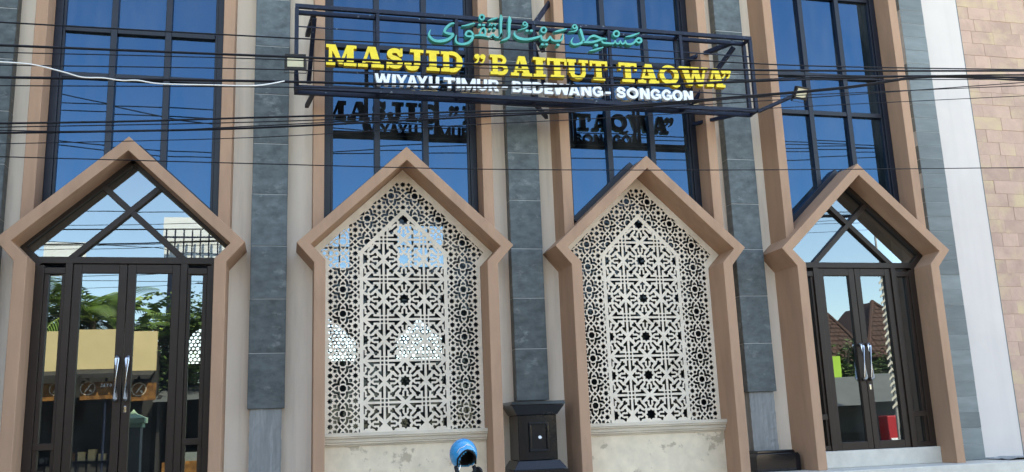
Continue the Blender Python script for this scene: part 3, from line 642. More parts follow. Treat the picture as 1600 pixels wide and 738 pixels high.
def centre_unit():
    H = [star(0, 0, .130, .098)]
    H += rot4([(-.021, .245), (.021, .245), (.021, .368), (.066, .368), (.066, .380), (0, .446), (-.066, .380), (-.066, .368), (-.021, .368)])
    for a in range(8):
        an = PI / 8 + a * PI / 4 + (0.03 if a % 2 else -0.03)
        ca, sa = math.cos(an), math.sin(an)
        p = [(.180, -.030), (.205, -.030), (.222, -.015), (.290, -.015), (.305, -.038), (.345, -.034), (.345, .034), (.305, .038), (.290, .015), (.222, .015), (.205, .030), (.180, .030)]
        H.append([(x * ca - z * sa, x * sa + z * ca) for x, z in p])
    t = .024
    H += rot4([(.160 - t * .7, .160 + t * .7), (.160 + t * .7, .160 - t * .7), (.268 + t * .7, .268 - t * .7), (.300 - t, .255), (.300 + t, .255), (.300 + t, .300 - t), (.362, .300 - t), (.362, .300 + t), (.300 + t, .300 + t), (.300 + t, .362), (.300 - t, .362), (.300 - t, .300 + t), (.255, .300 + t), (.255, .300 - t)])
    for m in (1, -1):
        H += rot4([(m * .385, .466), (m * .105, .466), (m * .205, .365), (m * .240, .365), (m * .240, .428), (m * .385, .428)])
    H += rot4([(.428, .428), (.474, .428), (.474, .474), (.428, .474)])
    return H
def grow(p, e):
    p = ccw(p); n = len(p); out = []
    for i in range(n):
        a, b_, c_ = Vector(p[i - 1]), Vector(p[i]), Vector(p[(i + 1) % n])
        d1 = (b_ - a).normalized(); d2 = (c_ - b_).normalized(); n1 = Vector((d1.y, -d1.x)); n2 = Vector((d2.y, -d2.x)); m_ = n1 + n2
        if m_.length < 1e-6: m_ = n1
        m_.normalize(); k = e / max(m_.dot(n1), .55); out.append((b_.x + m_.x * k, b_.y + m_.y * k))
    return out
BU = [grow(h, 0.017) for h in border_unit()]
CU = [grow(h, 0.006) for h in centre_unit()]
def screen_mesh(c, name, parent, label):
    pl = [(-WIE + .004, 1.50), (WIE - .004, 1.50), (WIE - .004, ZIE), (WIT - .006, ZIT), (0, ZIA - .006), (-WIT + .006, ZIT), (-WIE + .004, ZIE)]
    bclip = [(-.905, 1.575), (.905, 1.575), (.905, 3.60), (.990, 3.70), (0, 4.645), (-.990, 3.70), (-.905, 3.60)]
    band = [(-.530, 1.50), (.530, 1.50), (.530, 3.705), (0, 4.235), (-.530, 3.705)]
    cclip = [(-.487, 1.575), (.487, 1.575), (.487, 3.68), (0, 4.167), (-.487, 3.68)]
    faces = [pl, bclip, band, cclip]; kind = {}
    bp = 0.29
    def near(poly, pts):                      # rough bounding test against the clip gable
        return True
    for j in range(-4, 4):
        for k in range(0, 11):
            ox, oz = (j + .5) * bp, 4.40 - bp * k
            for h in BU:
                q = xf(h, ox, oz, bp)
                mx = sum(p[0] for p in q) / len(q); mz = sum(p[1] for p in q) / len(q)
                if abs(mx) > .93 and mz < 3.6 or mz > 4.66 - abs(mx) * .955 or mz < 1.56: continue
                if abs(mx) < .50 and mz < 4.19 - abs(mx): continue
                kind[len(faces)] = 'b'; faces.append(q)
    cp = 0.4868
    for j in (-1, 0, 1):
        for k in range(0, 6):
            ox, oz = j * cp, 1.662 + cp * k
            for h in CU:
                q = xf(h, ox, oz, cp)
                mx = sum(p[0] for p in q) / len(q); mz = sum(p[1] for p in q) / len(q)
                if min(abs(p[0]) for p in q) > .487 or min(p[1] + abs(p[0]) for p in q) > 4.167 or mz < 1.55: continue
                kind[len(faces)] = 'c'; faces.append(q)
    def solid(s):
        if 0 not in s: return False
        for f in s:
            kd = kind.get(f)
            if kd == 'b' and 1 in s and 2 not in s: return False
            if kd == 'c' and 3 in s: return False
        return True
    faces = [[(c + x, z) for x, z in f] for f in faces]
    vs, fs = plate(faces, solid, YSCR, YSCR + 0.009)
    o = mesh_obj(name, vs, fs, M['lattice'], parent)
    return tag(o, label)
for c, nm in ((BAY[1], 'left'), (BAY[2], 'right')):
    so = screen_mesh(c, 'lattice_screen', mosque, nm + ' cream lattice screen of star and cross cut-outs')
    p = [(-WIE, 1.45), (WIE, 1.45), (WIE, ZIE), (WIT, ZIT), (0, ZIA), (-WIT, ZIT), (-WIE, ZIE)]
    for a in range(2):
        q = [(x, z) for x, z in p if (x <= 0.0 if a == 0 else x >= 0.0)]
        q = [(0, 1.45)] + q if a else q + [(0, 1.45)]
        q = ccw([(-WIE, 1.45), (0, 1.45), (0, ZIA), (-WIT, ZIT), (-WIE, ZIE)] if a == 0 else [(0, 1.45), (WIE, 1.45), (WIE, ZIE), (WIT, ZIT), (0, ZIA)])
        o = mesh_obj('pane', [(c + x, 0, z) for x, z in q], [tuple(range(len(q)))], M['glass_screen'], so, loc=(0, YSCR + 0.10, 0))
    # marble dado with moulded sill
    b = MB(); b.box(c - WIE + .003, c + WIE - .003, YSCR - 0.055, YW, ZP + .002, 1.425)
    b.obj('marble_dado', M['marble'], mosque)
    sl = MB()
    prof = [(YSCR - 0.165, 1.572), (YSCR - 0.165, 1.535), (YSCR - 0.15, 1.528), (YSCR - 0.15, 1.516), (YSCR - 0.125, 1.500), (YSCR - 0.118, 1.470), (YSCR - 0.10, 1.462), (YSCR - 0.10, 1.448), (YSCR - 0.075, 1.440), (YSCR - 0.07, 1.4255), (YSCR + .02, 1.4255), (YSCR - .002, 1.572)]
    n = len(prof); x0, x1 = c - WIE + .002, c + WIE - .002
    sl.add([(x0, y, z) for y, z in prof] + [(x1, y, z) for y, z in prof], [tuple(range(n)), tuple(range(2 * n - 1, n - 1, -1))] + [((i + 1) % n, i, i + n, (i + 1) % n + n) for i in range(n)])
    sl.obj('sill', M['moulding'], mosque)

# rear wall of the prayer hall with three pierced openings that show daylight
oc = [(-1.50, .55), (0.86, .55), (2.76, .49)]
faces = [[(-6.6, 0), (12.6, 0), (12.6, ZTOP), (-6.6, ZTOP)]]; kind = {}
clips = []
for x, hw in oc:
    clips.append(len(faces)); faces.append([(x - hw, 3.07), (x + hw, 3.07), (x + hw, 3.52), (x, 3.95), (x - hw, 3.52)])
for ci, (x, hw) in zip(clips, oc):
    for j in range(-8, 9):
        for k in range(0, 13):
            q = random.uniform(.36, .50)
            faces.append(xf([(q * math.cos(a * PI / 3 + .3 * (k % 3)), q * math.sin(a * PI / 3 + .3 * (k % 3))) for a in range(6)], x + (j + .5 * (k % 2)) * .082, 3.08 + k * .073, .082)); kind[len(faces) - 1] = ci
RW = [(0.62, 1.30, 5.02, 5.95), (2.30, 3.35, 5.05, 6.02)]  # added window openings, imitating glints mirrored from the white boards
rects = []
for x0, x1, z0, z1 in RW:
    for a in range(3):
        for r_ in range(2):
            rects.append(len(faces)); faces.append([(x0 + (x1 - x0) * (a + .06) / 3, z0 + (z1 - z0) * (r_ + .05) / 2), (x0 + (x1 - x0) * (a + .94) / 3, z0 + (z1 - z0) * (r_ + .05) / 2), (x0 + (x1 - x0) * (a + .94) / 3, z0 + (z1 - z0) * (r_ + .95) / 2), (x0 + (x1 - x0) * (a + .06) / 3, z0 + (z1 - z0) * (r_ + .95) / 2)])
vs, fs = plate(faces, lambda s: not any(kind.get(f) in s for f in s if f in kind) and not any(f in s for f in rects), 9.0, 9.05)
rw_ = tag(mesh_obj('rear_wall', vs, fs, M['inner'], mosque), 'rear wall of the hall with pierced openings and two small windows')
for x0, x1, z0, z1 in RW:
    mesh_obj('pane', [(x0, 9.02, z0), (x1, 9.02, z0), (x1, 9.02, z1), (x0, 9.02, z1)], [(0, 1, 2, 3)], M['glass_rear'], rw_)
b = MB(); b.box(-6.6, 12.6, YW + .22, 9.0, ZTOP - .06, ZTOP - .002); b.obj('interior_ceiling', M['inner'], mosque)

# ------------------------------------------------------------------ plain white wall and sandstone-clad wing on the right
b = MB(); b.box(9.10, 10.005, YW - 0.0, YW + 0.22, 0.0, ZTOP)  # strip in a less yellow tone than the beige walls
tag(b.obj('white_wall', M['white_wall']), 'plain white wall strip between slate column and sandstone tiles', 'wall')
wing = thing('sandstone_wall', (11.4, 0.7, 0), 'wall clad in pinkish brown sandstone tiles at the right edge', 'wall')
b = MB(); b.box(10.007, 14.6, 0.6235, 0.86, 0.0, ZTOP); b.obj('wall', M['sand_joint'], wing)
b = MB(); b.box(10.007, 10.040, 0.60, 0.6230, 0.0, ZTOP); b.obj('edge_trim', M['slate_light'], wing)
tile_me = shared('tile', MB().box(0, 0.398, 0, 0.022, 0, 0.1985), M['sand'], 0.002)
tile_half = shared('tile', MB().box(0, 0.198, 0, 0.022, 0, 0.1985), M['sand'], 0.002)
r = 0; z = 0.50; cnt = 0
while z < 8.6:
    x = 10.043
    if r % 2: link('tile', tile_half, wing, (x, 0.6175 + random.uniform(-.003, .003), z)); x += 0.2; cnt += 1
    while x < (11.6 if z < 5 else 12.0):
        tw_ = random.choice((0.28, 0.4, 0.4, 0.5)); o = link('tile', tile_me, wing, (x, 0.6175 + random.uniform(-.005, .004), z)); o.scale.x = (tw_ - .0022) / 0.398; x += tw_; cnt += 1
    z += 0.2005; r += 1
# rough concrete apron at the foot of the white wall
vs = []; fs = []; nx, ny = 40, 8
for j in range(ny + 1):
    for i in range(nx + 1):
        vs.append((9.26 + 5.0 * i / nx, 0.0 + 0.575 * j / ny, 0.918 + random.uniform(-.012, .012)))
for j in range(ny):
    for i in range(nx): fs.append((j * (nx + 1) + i, j * (nx + 1) + i + 1, (j + 1) * (nx + 1) + i + 1, (j + 1) * (nx + 1) + i))
tag(mesh_obj('concrete_apron', vs, fs, M['concrete']), 'rough grey concrete apron at the foot of the white wall', 'ground', kind='structure')

# ------------------------------------------------------------------ sign: letters, frame, brackets
def glyph_slab(ch, W, H):
    """polygons of a heavy slab-serif capital in a W x H box"""
    P = []
    def rc(x0, x1, z0, z1): P.append([(x0 * W, z0 * H), (x1 * W, z0 * H), (x1 * W, z1 * H), (x0 * W, z1 * H)])
    def pg(*pts): P.append([(x * W, z * H) for x, z in pts])
    def st(pts, wd): P.extend(stroke([(x * W, z * H, wd * H) for x, z in pts], k=5))
    s = 0.15
    if ch == 'M':
        rc(.09, .20, 0, 1); rc(.68, .91, 0, 1); pg((.09, 1), (.31, 1), (.56, .06), (.43, .06)); pg((.43, .06), (.53, .06), (.78, 1), (.68, 1))
        rc(0, .30, 0, s); rc(.58, 1, 0, s); rc(0, .28, 1 - s, 1); rc(.70, 1, 1 - s, 1)
    elif ch == 'A':
        pg((.10, 0), (.23, 0), (.50, 1), (.38, 1)); pg((.62, 0), (.92, 0), (.68, 1), (.38, 1)); rc(.26, .74, .25, .38)
        rc(0, .38, 0, s); rc(.52, 1, 0, s)
    elif ch == 'S':
        st([(.80, .70), (.70, .84), (.50, .885), (.28, .83), (.20, .70), (.30, .575), (.5, .505), (.72, .42), (.80, .28), (.70, .15), (.48, .115), (.27, .17), (.17, .32)], .23)
        rc(.80, .93, .62, 1.0); rc(.04, .17, 0, .38)
    elif ch == 'J':
        rc(.30, 1, 1 - s, 1); rc(.50, .82, .25, 1); st([(.66, .32), (.60, .12), (.42, .06), (.22, .10), (.16, .26)], .22); st([(.16, .28), (.20, .28)], .30)
    elif ch == 'I':
        rc(.22, .78, 0, 1); rc(0, 1, 0, s); rc(0, 1, 1 - s, 1)
    elif ch == 'D':
        rc(.10, .38, 0, 1); rc(0, .5, 0, s); rc(0, .5, 1 - s, 1); st([(.45, .925), (.66, .89), (.82, .72), (.86, .5), (.82, .28), (.66, .11), (.45, .075)], .20)
        P.extend(stroke([(.84 * W, .68 * H, .26 * H), (.86 * W, .5 * H, .30 * H), (.84 * W, .32 * H, .26 * H)], k=3))
    elif ch == 'B':
        rc(.12, .40, 0, 1); rc(0, .45, 0, s); rc(0, .45, 1 - s, 1); st([(.45, .925), (.66, .90), (.78, .74), (.66, .57), (.45, .53)], .17); st([(.45, .50), (.70, .47), (.85, .28), (.70, .10), (.45, .08)], .19)
    elif ch == 'T':
        rc(.34, .66, 0, 1); rc(.16, .84, 0, s); rc(0, 1, 1 - s, 1); rc(0, .13, .60, 1); rc(.87, 1, .60, 1)
    elif ch == 'U':
        rc(.10, .36, .30, 1); rc(.70, .85, .30, 1); st([(.24, .34), (.30, .16), (.5, .09), (.70, .16), (.775, .34)], .20); rc(0, .44, 1 - s, 1); rc(.56, .98, 1 - s, 1)
    elif ch == 'Q':
        st([(.5 + .37 * math.cos(a * PI / 8), .5 + .39 * math.sin(a * PI / 8)) for a in range(17)], .24); st([(.50, .16), (.62, .02), (.78, -.08), (.95, -.03)], .13)
    elif ch == 'W':
        pg((.06, 1), (.30, 1), (.43, 0), (.27, 0)); pg((.33, 0), (.43, 0), (.56, .9), (.49, .9)); pg((.43, 1), (.64, 1), (.79, 0), (.62, 0)); pg((.69, 0), (.79, 0), (.93, 1), (.85, 1))
        rc(0, .37, 1 - s, 1); rc(.40, .70, 1 - s, 1); rc(.76, 1, 1 - s, 1)
    elif ch == '"':
        for dx in (0, .5):
            st([(.22 + dx, .85), (.25 + dx, .85)], .26); st([(.33 + dx, .84, ), (.33 + dx, .70), (.20 + dx, .56), (.06 + dx, .52)], .08)
    return P

def glyph_sans(ch, W, H):
    P = []; t = 0.245
    h = t / 2 * H
    def st(pts, smooth=False, wd=t): P.extend(stroke([(x, z, wd * H) for x, z in pts], k=4, cap=smooth, smooth=smooth))
    def rc(x0, x1, z0, z1): P.append([(x0, z0), (x1, z0), (x1, z1), (x0, z1)])
    def pg(*p): P.append(list(p))
    tw = t * H * 1.12; th = t * H
    if ch == 'I': rc(0, W, 0, H)
    elif ch == 'L': rc(0, tw, 0, H); rc(0, W, 0, th)
    elif ch == '-': rc(0, W, .30 * H, .50 * H)
    elif ch == 'T': rc(0, W, H - th, H); rc(W / 2 - tw / 2, W / 2 + tw / 2, 0, H)
    elif ch == 'E': rc(0, tw, 0, H); [rc(0, W * k, z, z + th) for k, z in ((1, 0), (.92, (H - th) / 2), (1, H - th))]
    elif ch == 'U': rc(0, tw, H * .35, H); rc(W - tw, W, H * .35, H); st([(tw / 2, H * .42), (tw / 2 + .01 * W, H * .24), (W / 2, h * .95), (W - tw / 2 - .01 * W, H * .24), (W - tw / 2, H * .42)], True)
    elif ch == 'W':
        q = W * .20
        for a, b_ in ((0, .26), (.52, .26), (.48, .74), (1, .74)):
            pg((W * a - q / 2 + (q / 2 if a == 0 else (-q / 2 if a == 1 else 0)), H), (W * a + q / 2 + (q / 2 if a == 0 else (-q / 2 if a == 1 else 0)), H), (W * b_ + q / 2, 0), (W * b_ - q / 2, 0))
    elif ch == 'Y': q = tw; rc(W / 2 - q / 2, W / 2 + q / 2, 0, H * .45); pg((0, H), (q, H), (W / 2 + q / 2, H * .42), (W / 2 - q / 2, H * .42)); pg((W - q, H), (W, H), (W / 2 + q / 2, H * .42), (W / 2 - q / 2, H * .42))
    elif ch == 'A': q = tw; pg((0, 0), (q, 0), (W / 2 + q * .35, H), (W / 2 - q * .55, H)); pg((W - q, 0), (W, 0), (W / 2 + q * .55, H), (W / 2 - q * .35, H)); rc(W * .24, W * .76, H * .18, H * .37)
    elif ch == 'M': rc(0, tw * .9, 0, H); rc(W - tw * .9, W, 0, H); pg((0, H), (tw, H), (W / 2 + .1 * W, 0), (W / 2 - .1 * W, 0)); pg((W - tw, H), (W, H), (W / 2 + .1 * W, 0), (W / 2 - .1 * W, 0))
    elif ch == 'N': rc(0, tw, 0, H); rc(W - tw, W, 0, H); pg((0, H), (tw * 1.1, H), (W, 0), (W - tw * 1.1, 0))
    elif ch == 'R':
        rc(0, tw, 0, H); st([(tw * .7, H - h), (W - tw * .9, H - h), (W - tw / 2, H * .70), (W - tw * .9, H * .48), (tw * .7, H * .45)], True, .215); pg((W * .40, H * .45), (W * .72, H * .45), (W, 0), (W - tw * 1.15, 0))
    elif ch == 'B':
        rc(0, tw, 0, H); st([(tw * .7, H - h), (W - tw, H - h), (W - tw * .62, H * .72), (W - tw, H * .53), (tw * .7, H * .52)], True, .20); st([(tw * .7, H * .50), (W - tw, H * .49), (W - tw * .5, H * .29), (W - tw, h), (tw * .7, h)], True, .22)
    elif ch == 'D':
        rc(0, tw, 0, H); st([(tw * .7, H - h), (W * .55, H - h), (W - tw * .6, H * .74), (W - tw / 2, H / 2), (W - tw * .6, H * .26), (W * .55, h), (tw * .7, h)], True)
    elif ch == 'O': st([(W / 2 + (W / 2 - tw / 2) * math.cos(a * PI / 6), H / 2 + (H / 2 - h * .9) * math.sin(a * PI / 6)) for a in range(13)], True, .25)
    elif ch == 'G':
        st([(W / 2 + (W / 2 - tw / 2) * math.cos(a), H / 2 + (H / 2 - h * .9) * math.sin(a)) for a in [math.radians(38 + 32 * k) for k in range(9)]], True, .24); rc(W * .52, W, H * .36, H * .54); rc(W - tw, W, H * .12, H * .54)
    elif ch == 'S':
        st([(W - tw * .55, H * .72), (W * .70, H - h * 1.05), (W * .32, H - h * 1.05), (tw * .58, H * .72), (W * .34, H * .54), (W * .68, H * .45), (W - tw * .58, H * .27), (W * .68, h * 1.05), (W * .30, h * 1.05), (tw * .5, H * .28)], True, .235)
    return P

def letter(name, polys, x, z, y0, y1, m, parent):
    polys = [[(px + x, pz + z) for px, pz in p] for p in polys]
    vs, fs = plate(polys, lambda s: len(s) > 0, y0, y1)
    o = mesh_obj(name, vs, fs, [m, M['black'], M['yellow_side'] if m is M['yellow'] else m], parent)
    for pl_ in o.data.polygons:                       # open, unpainted backs
        if pl_.normal.y > .5: pl_.material_index = 1
        elif pl_.normal.y > -.5: pl_.material_index = 2
    return o

sign = thing('mosque_sign', (3.0, -0.35, 5.42), 'steel-framed sign of yellow, white and turquoise letters across the windows', 'sign')
YS0, YS1 = -0.42, -0.345
for ch, x0, x1 in YELLOW:
    H = 0.255
    k_ = .88 if ch in 'TI' else .94
    o = letter('letter', glyph_slab(ch, (x1 - x0) * k_, H), x0 + (x1 - x0) * (1 - k_) / 2, 5.715, YS0, YS1, M['yellow'], sign)
for ch, x0, x1 in WHITE:
    o = letter('letter', glyph_sans(ch, x1 - x0, 0.142), x0, 5.510, YS0 + .02, YS1 + .01, M['white_letter'], sign)
for nm, strokes in ARABIC:
    polys = []
    for s_ in strokes: polys += stroke(s_, k=3)
    letter('arabic_letter' if nm == 'letter' else 'vowel_mark', polys, 0, 0, YS0 + .01, YS1 + .02, M['green_letter'], sign)

FX = [0.065, 0.998, 1.945, 2.912, 3.90, 4.875, 5.865]
YF, YB = -0.335, -0.17        # front and back planes of the box frame
def member(a, b, wd, nm='frame_tube'):
    return MB().beam(a, b, wd).obj(nm, M['steel'], sign, bevel=0.003)
for yy in (YF, YB):
    for zz in (6.455, 5.455):
        member((FX[0] - .02, yy, zz), (FX[-1] + .02, yy, zz), 0.048, 'frame_rail')
for i, x in enumerate(FX):
    for yy in (YF, YB):
        member((x, yy + .001, 5.48), (x, yy + .001, 6.43), 0.040 if 0 < i < 6 else 0.046, 'frame_post')
    for zz in (6.455, 5.455):
        member((x, YF + .0245, zz), (x, YB - .0245, zz), 0.038, 'frame_spacer')
for zz in (6.20, 5.665):
    member((FX[0], YF - .004, zz), (FX[-1], YF - .004, zz), 0.014, 'letter_rail')
# angle brackets back to the wall
for x, xw in ((0.27, 0.20), (2.93, 3.25), (5.72, 5.32)):
    member((x, YB, 6.47), (xw, 0.40, 6.43), 0.055, 'bracket')
    member((x, YB, 6.40), (xw + .02, 0.40, 5.80), 0.050, 'bracket')
    member((x, YB, 5.47), (xw, 0.40, 5.50), 0.045, 'bracket')
member((2.93, YB, 6.45), (3.38, 0.40, 7.15), 0.05, 'bracket')
# twigs and leaf litter caught on the lower rail
lt = MB()
for k in range(90):
    x = random.uniform(0.9, 5.2); y = random.uniform(YF - .015, YB + .015); l = random.uniform(.03, .16); a = random.uniform(-.5, .5)
    zz = 5.483 + random.uniform(0, .012)
    lt.beam((x, y, zz), (x + l * math.cos(a), y + l * math.sin(a) * .3, zz + random.uniform(-.004, .014)), random.uniform(.004, .011))
tag(lt.obj('twig_litter', mat('dry_twigs', (0.30, 0.24, 0.15), 0.9, 0.5, 20), sign), kind='stuff')

# ------------------------------------------------------------------ two flood lamps
def flood(loc, rx, rz, sc, label):
    t = thing('flood_lamp', loc, label, 'lamp', 'flood lamps on the sign')
    Mx = Matrix.Translation(loc) @ Matrix.Rotation(rz, 4, 'Z') @ Matrix.Rotation(rx, 4, 'X') @ Matrix.Scale(sc, 4)
    def put(mb, nm, m, par=t, bev=0.0):
        mb.v = [tuple(Mx @ Vector(v)) for v in mb.v]; return mb.obj(nm, m, par, bevel=bev)
    b = MB(); b.box(-.12, .12, 0.0, .045, -.09, .09); b.box(-.085, .085, .045, .075, -.06, .06)
    body = put(b, 'housing', M['black'], bev=0.004)
    b = MB()
    for q in ((-.125, .125, .070, .095), (-.125, .125, -.095, -.062), (-.125, -.098, -.0615, .0695), (.098, .125, -.0615, .0695)): b.box(q[0], q[1], -.016, .0, q[2], q[3])
    put(b, 'bezel', M['black'], bev=0.003)
    b = MB(); b.box(-.097, .097, -.008, -.002, -.061, .069); put(b, 'lens', M['lens'])
    b = MB()
    for x in (-.132, .126): b.box(x, x + .006, .0, .03, -.13, .02)
    b.box(-.132, .132, .0, .03, -.137, -.131); put(b, 'yoke', M['black'])
    return t
flood((0.055, -0.52, 5.685), math.radians(12), math.radians(-4), 0.92, 'flood lamp facing the street at the left end of the sign')
flood((6.36, -0.62, 5.615), math.radians(30), math.radians(14), 0.86, 'tilted flood lamp on an arm at the right end of the sign')
member((0.075, -0.50, 5.56), (0.085, YF, 5.46), 0.03, 'lamp_arm')
member((5.87, YF - .03, 5.435), (6.30, -0.60, 5.60), 0.042, 'lamp_arm')

# ------------------------------------------------------------------ overhead cables and their poles
CLAB = {'A': 'topmost black cable crossing in front of the facade, straight and medium thick', 'B': 'thick black cable crossing just over the tops of the white letters at left', 'C': 'thin black cable directly beneath the upper thick cable', 'D': 'thin black cable level with the left flood lamp', 'E': 'thickest black cable running along the bottom rail of the sign',
        'E2': 'thin black cable just under the thickest cable at the left edge', 'F': 'black cable above the left portal apex climbing to the right', 'G': 'thick black cable touching the left portal apex and climbing to the right', 'G2': 'thin cable twined along the climbing thick cable', 'H': 'thin grey cable dipping below the climbing pair at left', 'I': 'lowest thin cable crossing all four portal apexes', 'F2': 'thin cable between the two climbing thick cables', 'W': 'loose white wavy cable over the left window'}
for nm, rad, Y, pts in CABLES:
    P = [(x, Y, z) for x, z in pts]
    def ext(p, q, X):
        k = max(-.09, min(.09, (p[2] - q[2]) / (p[0] - q[0]))); return (X, Y, p[2] + k * .6 * (X - p[0]))
    if nm == 'W':
        P = [ext(P[0], P[2], -10.0)] + arc_smooth(P[:-1] + [(-0.05, -2.86, 4.525)], 6)
    else:
        P = [ext(P[0], P[1], -10.0)] + arc_smooth(P, 6) + [ext(P[-1], P[-2], 15.5)]
    o = MB().tube(P, rad * (.92 if nm != 'W' else .62), 6).obj('white_cable' if nm == 'W' else 'overhead_cable', M['cable_white'] if nm == 'W' else M['cable'], smooth=True)
    tag(o, CLAB[nm], 'cable', 'overhead cables')
HIGH = [[(-3.54, 6.84), (-1.97, 6.54), (-1.2, 6.45), (1.5, 6.30), (9, 6.5)], [(-3.53, 6.67), (-1.21, 6.67), (3, 6.5), (9, 6.55)], [(-3.52, 6.55), (-1.2, 6.53), (3, 6.36), (9, 6.36)], [(-3.49, 6.08), (-1.19, 5.97), (3.0, 6.10), (9, 6.2)], [(-3.49, 6.02), (-1.19, 5.89), (3.0, 6.24), (9, 6.42)]]
for k, pts in enumerate(HIGH):
    P = [(-10.0, -2.9, 6.5 + .1 * k)] + arc_smooth([(x, -2.9, z) for x, z in pts], 6) + [(15.5, -2.9, 6.5 + .05 * k)]
    tag(MB().tube(P, .009, 6).obj('overhead_cable', M['cable'], smooth=True), ['steepest of the dark cable lines mirrored in the left blue window', 'level cable line mirrored in the left blue window, topmost on its right', 'third cable line mirrored in the left blue window', 'fourth cable line mirrored in the left blue window, just over the portal', 'lowest cable line mirrored in the left blue window'][k], 'cable', 'upper cables seen in the glass')
for x in (-10.0, 15.5):
    t = thing('utility_pole', (x, -2.9, 0.1), 'concrete utility pole carrying the cables ' + ('to the left of' if x < 0 else 'to the right of') + ' the mosque', 'utility pole', 'utility poles')
    MB().tube([(x, -2.9, 0.1), (x, -2.9, 7.6)], [.15, .10], 14).obj('pole', M['wood_pole'], t, smooth=True)
    MB().box(x - .05, x + .05, -3.7, -2.1, 6.6, 6.7).obj('crossarm', M['steel'], t)

# ------------------------------------------------------------------ helmet hung on a parked scooter
HC = Vector((1.545, -2.2, 1.345))
hel = thing('helmet', (1.545, -2.2, 1.20), 'bright blue open-face helmet with black trim in front of the left lattice', 'helmet')
def dome(r, cut, name, m, par):
    vs = []; fs = []; nu, nv = 40, 26; idx = {}
    fwd = Vector((0.16, -0.80, -0.58)).normalized()
    for j in range(nv + 1):
        ph = PI * j / nv
        for i in range(nu):
            th = 2 * PI * i / nu
            d = Vector((math.sin(ph) * math.cos(th), math.sin(ph) * math.sin(th), math.cos(ph)))
            vs.append(HC + Vector((d.x * r * .92, d.y * r * 1.08, d.z * r * 1.02)))
    def keep(f):
        c = sum((vs[q] - HC for q in f), Vector()) / len(f); d = c.normalized()
        if d.z < -0.80: return False
        # face opening: wide ellipse towards the street, open at the bottom
        u = d.dot(Vector((0.98, .16, 0)).normalized()); 
        return not (d.y < 0.05 and abs(u - .10) < cut and d.z < 0.27 and (d.z < 0.24 - 1.1 * (u - .10) ** 2))
    for j in range(nv):
        for i in range(nu):
            f = (j * nu + i, (j + 1) * nu + i, (j + 1) * nu + (i + 1) % nu, j * nu + (i + 1) % nu)
            if keep(f): fs.append(f)
    o = mesh_obj(name, vs, fs, m, par, smooth=True)
    return o
sh = dome(0.135, 0.66, 'shell', M['helmet'], hel)
md = sh.modifiers.new('solid', 'SOLIDIFY'); md.thickness = 0.012; md.offset = -1
ln = dome(0.118, 0.58, 'lining', M['rubber'], hel)
md = ln.modifiers.new('solid', 'SOLIDIFY'); md.thickness = 0.014; md.offset = -1
# rubber edge round the face opening
ed = []
for k in range(25):
    u = -0.60 + 1.34 * k / 24
    zz = 0.26 - 1.1 * (u - .10) ** 2
    d = Vector((u * .98, 0, zz)); yy = -math.sqrt(max(0.0, 1 - d.x ** 2 - d.z ** 2)) ; d.y = yy
    ed.append(HC + Vector((d.x * .136 * .92, d.y * .136 * 1.08, d.z * .136 * 1.02)))
ed = [ed[0] + Vector((0, .01, -.06))] + ed + [ed[-1] + Vector((0, .01, -.06))]
MB().tube(ed, 0.0085, 8).obj('edge_trim', M['rubber'], hel, smooth=True)
for s, a0 in ((-1, .6), (1, .5)):
    pts = []
    for k in range(10):
        u = -.62 + .10 * k if s < 0 else .05 + .06 * k; zz = .58 - .9 * (u - .1) ** 2 + (.05 * math.sin(k) if s < 0 else .03 * math.cos(k * 1.3))
        d = Vector((u, 0, zz)); d.y = -math.sqrt(max(.02, 1 - u * u - zz * zz)); pts.append(HC + Vector((d.x * .1365 * .92, d.y * .1365 * 1.08, d.z * .1365 * 1.02)))
    MB().tube(pts, 0.003, 6).obj('decal_stripe', M['decal'], hel, smooth=True)
MB().tube([HC + Vector((.07, -.10, -.10)), HC + Vector((.09, -.11, -.14)), HC + Vector((.06, -.12, -.17))], [.02, .028, .022], 10).obj('chin_strap', M['rubber'], hel, smooth=True)
MB().tube([HC + Vector((-.085, -.07, -.10)), HC + Vector((-.075, -.09, -.15)), HC + Vector((-.05, -.10, -.18))], [.016, .020, .016], 10).obj('chin_strap', M['rubber'], hel, smooth=True)

MB().tube([HC + Vector((.10, -.13, -.155)), HC + Vector((.115, -.12, -.15))], .045, 16).obj('mirror_pad', M['rubber'], hel)
sc = thing('scooter', (1.55, -2.0, 0.1), 'dark scooter under the blue helmet, below the picture edge', 'scooter')
def wheel(y):
    w_ = MB(); n = 24
    ring = [(1.55, y + .23 * math.cos(2 * PI * k / n), .34 + .23 * math.sin(2 * PI * k / n)) for k in range(n + 1)]
    o = w_.tube(ring, .05, 10, caps=False).obj('wheel', M['rubber'], sc, smooth=True)
    h = MB()
    for k in range(5): h.beam((1.55, y, .34), (1.55, y + .2 * math.cos(k * 1.2566), .34 + .2 * math.sin(k * 1.2566)), .03)
    h.obj('rim', M['chrome'], o)
wheel(-2.55); wheel(-1.35)
MB().tube([(1.55, -2.55, .34), (1.55, -2.42, .62), (1.55, -2.30, .95)], [.05, .06, .05], 10).obj('fork', M['black'], sc, smooth=True)
MB().add([(1.42, -2.42, .5), (1.68, -2.42, .5), (1.72, -2.30, .98), (1.38, -2.30, .98), (1.42, -2.3, .5), (1.68, -2.3, .5), (1.70, -2.2, .96), (1.40, -2.2, .96)], [(0, 1, 2, 3), (4, 7, 6, 5), (0, 4, 5, 1), (1, 5, 6, 2), (2, 6, 7, 3), (3, 7, 4, 0)]).obj('leg_shield', M['black'], sc, bevel=.03)
MB().box(1.43, 1.67, -2.3, -1.1, .42, .60).obj('body', M['black'], sc, bevel=.06)
MB().box(1.42, 1.68, -2.0, -1.05, .70, .80).obj('seat', M['rubber'], sc, bevel=.04)
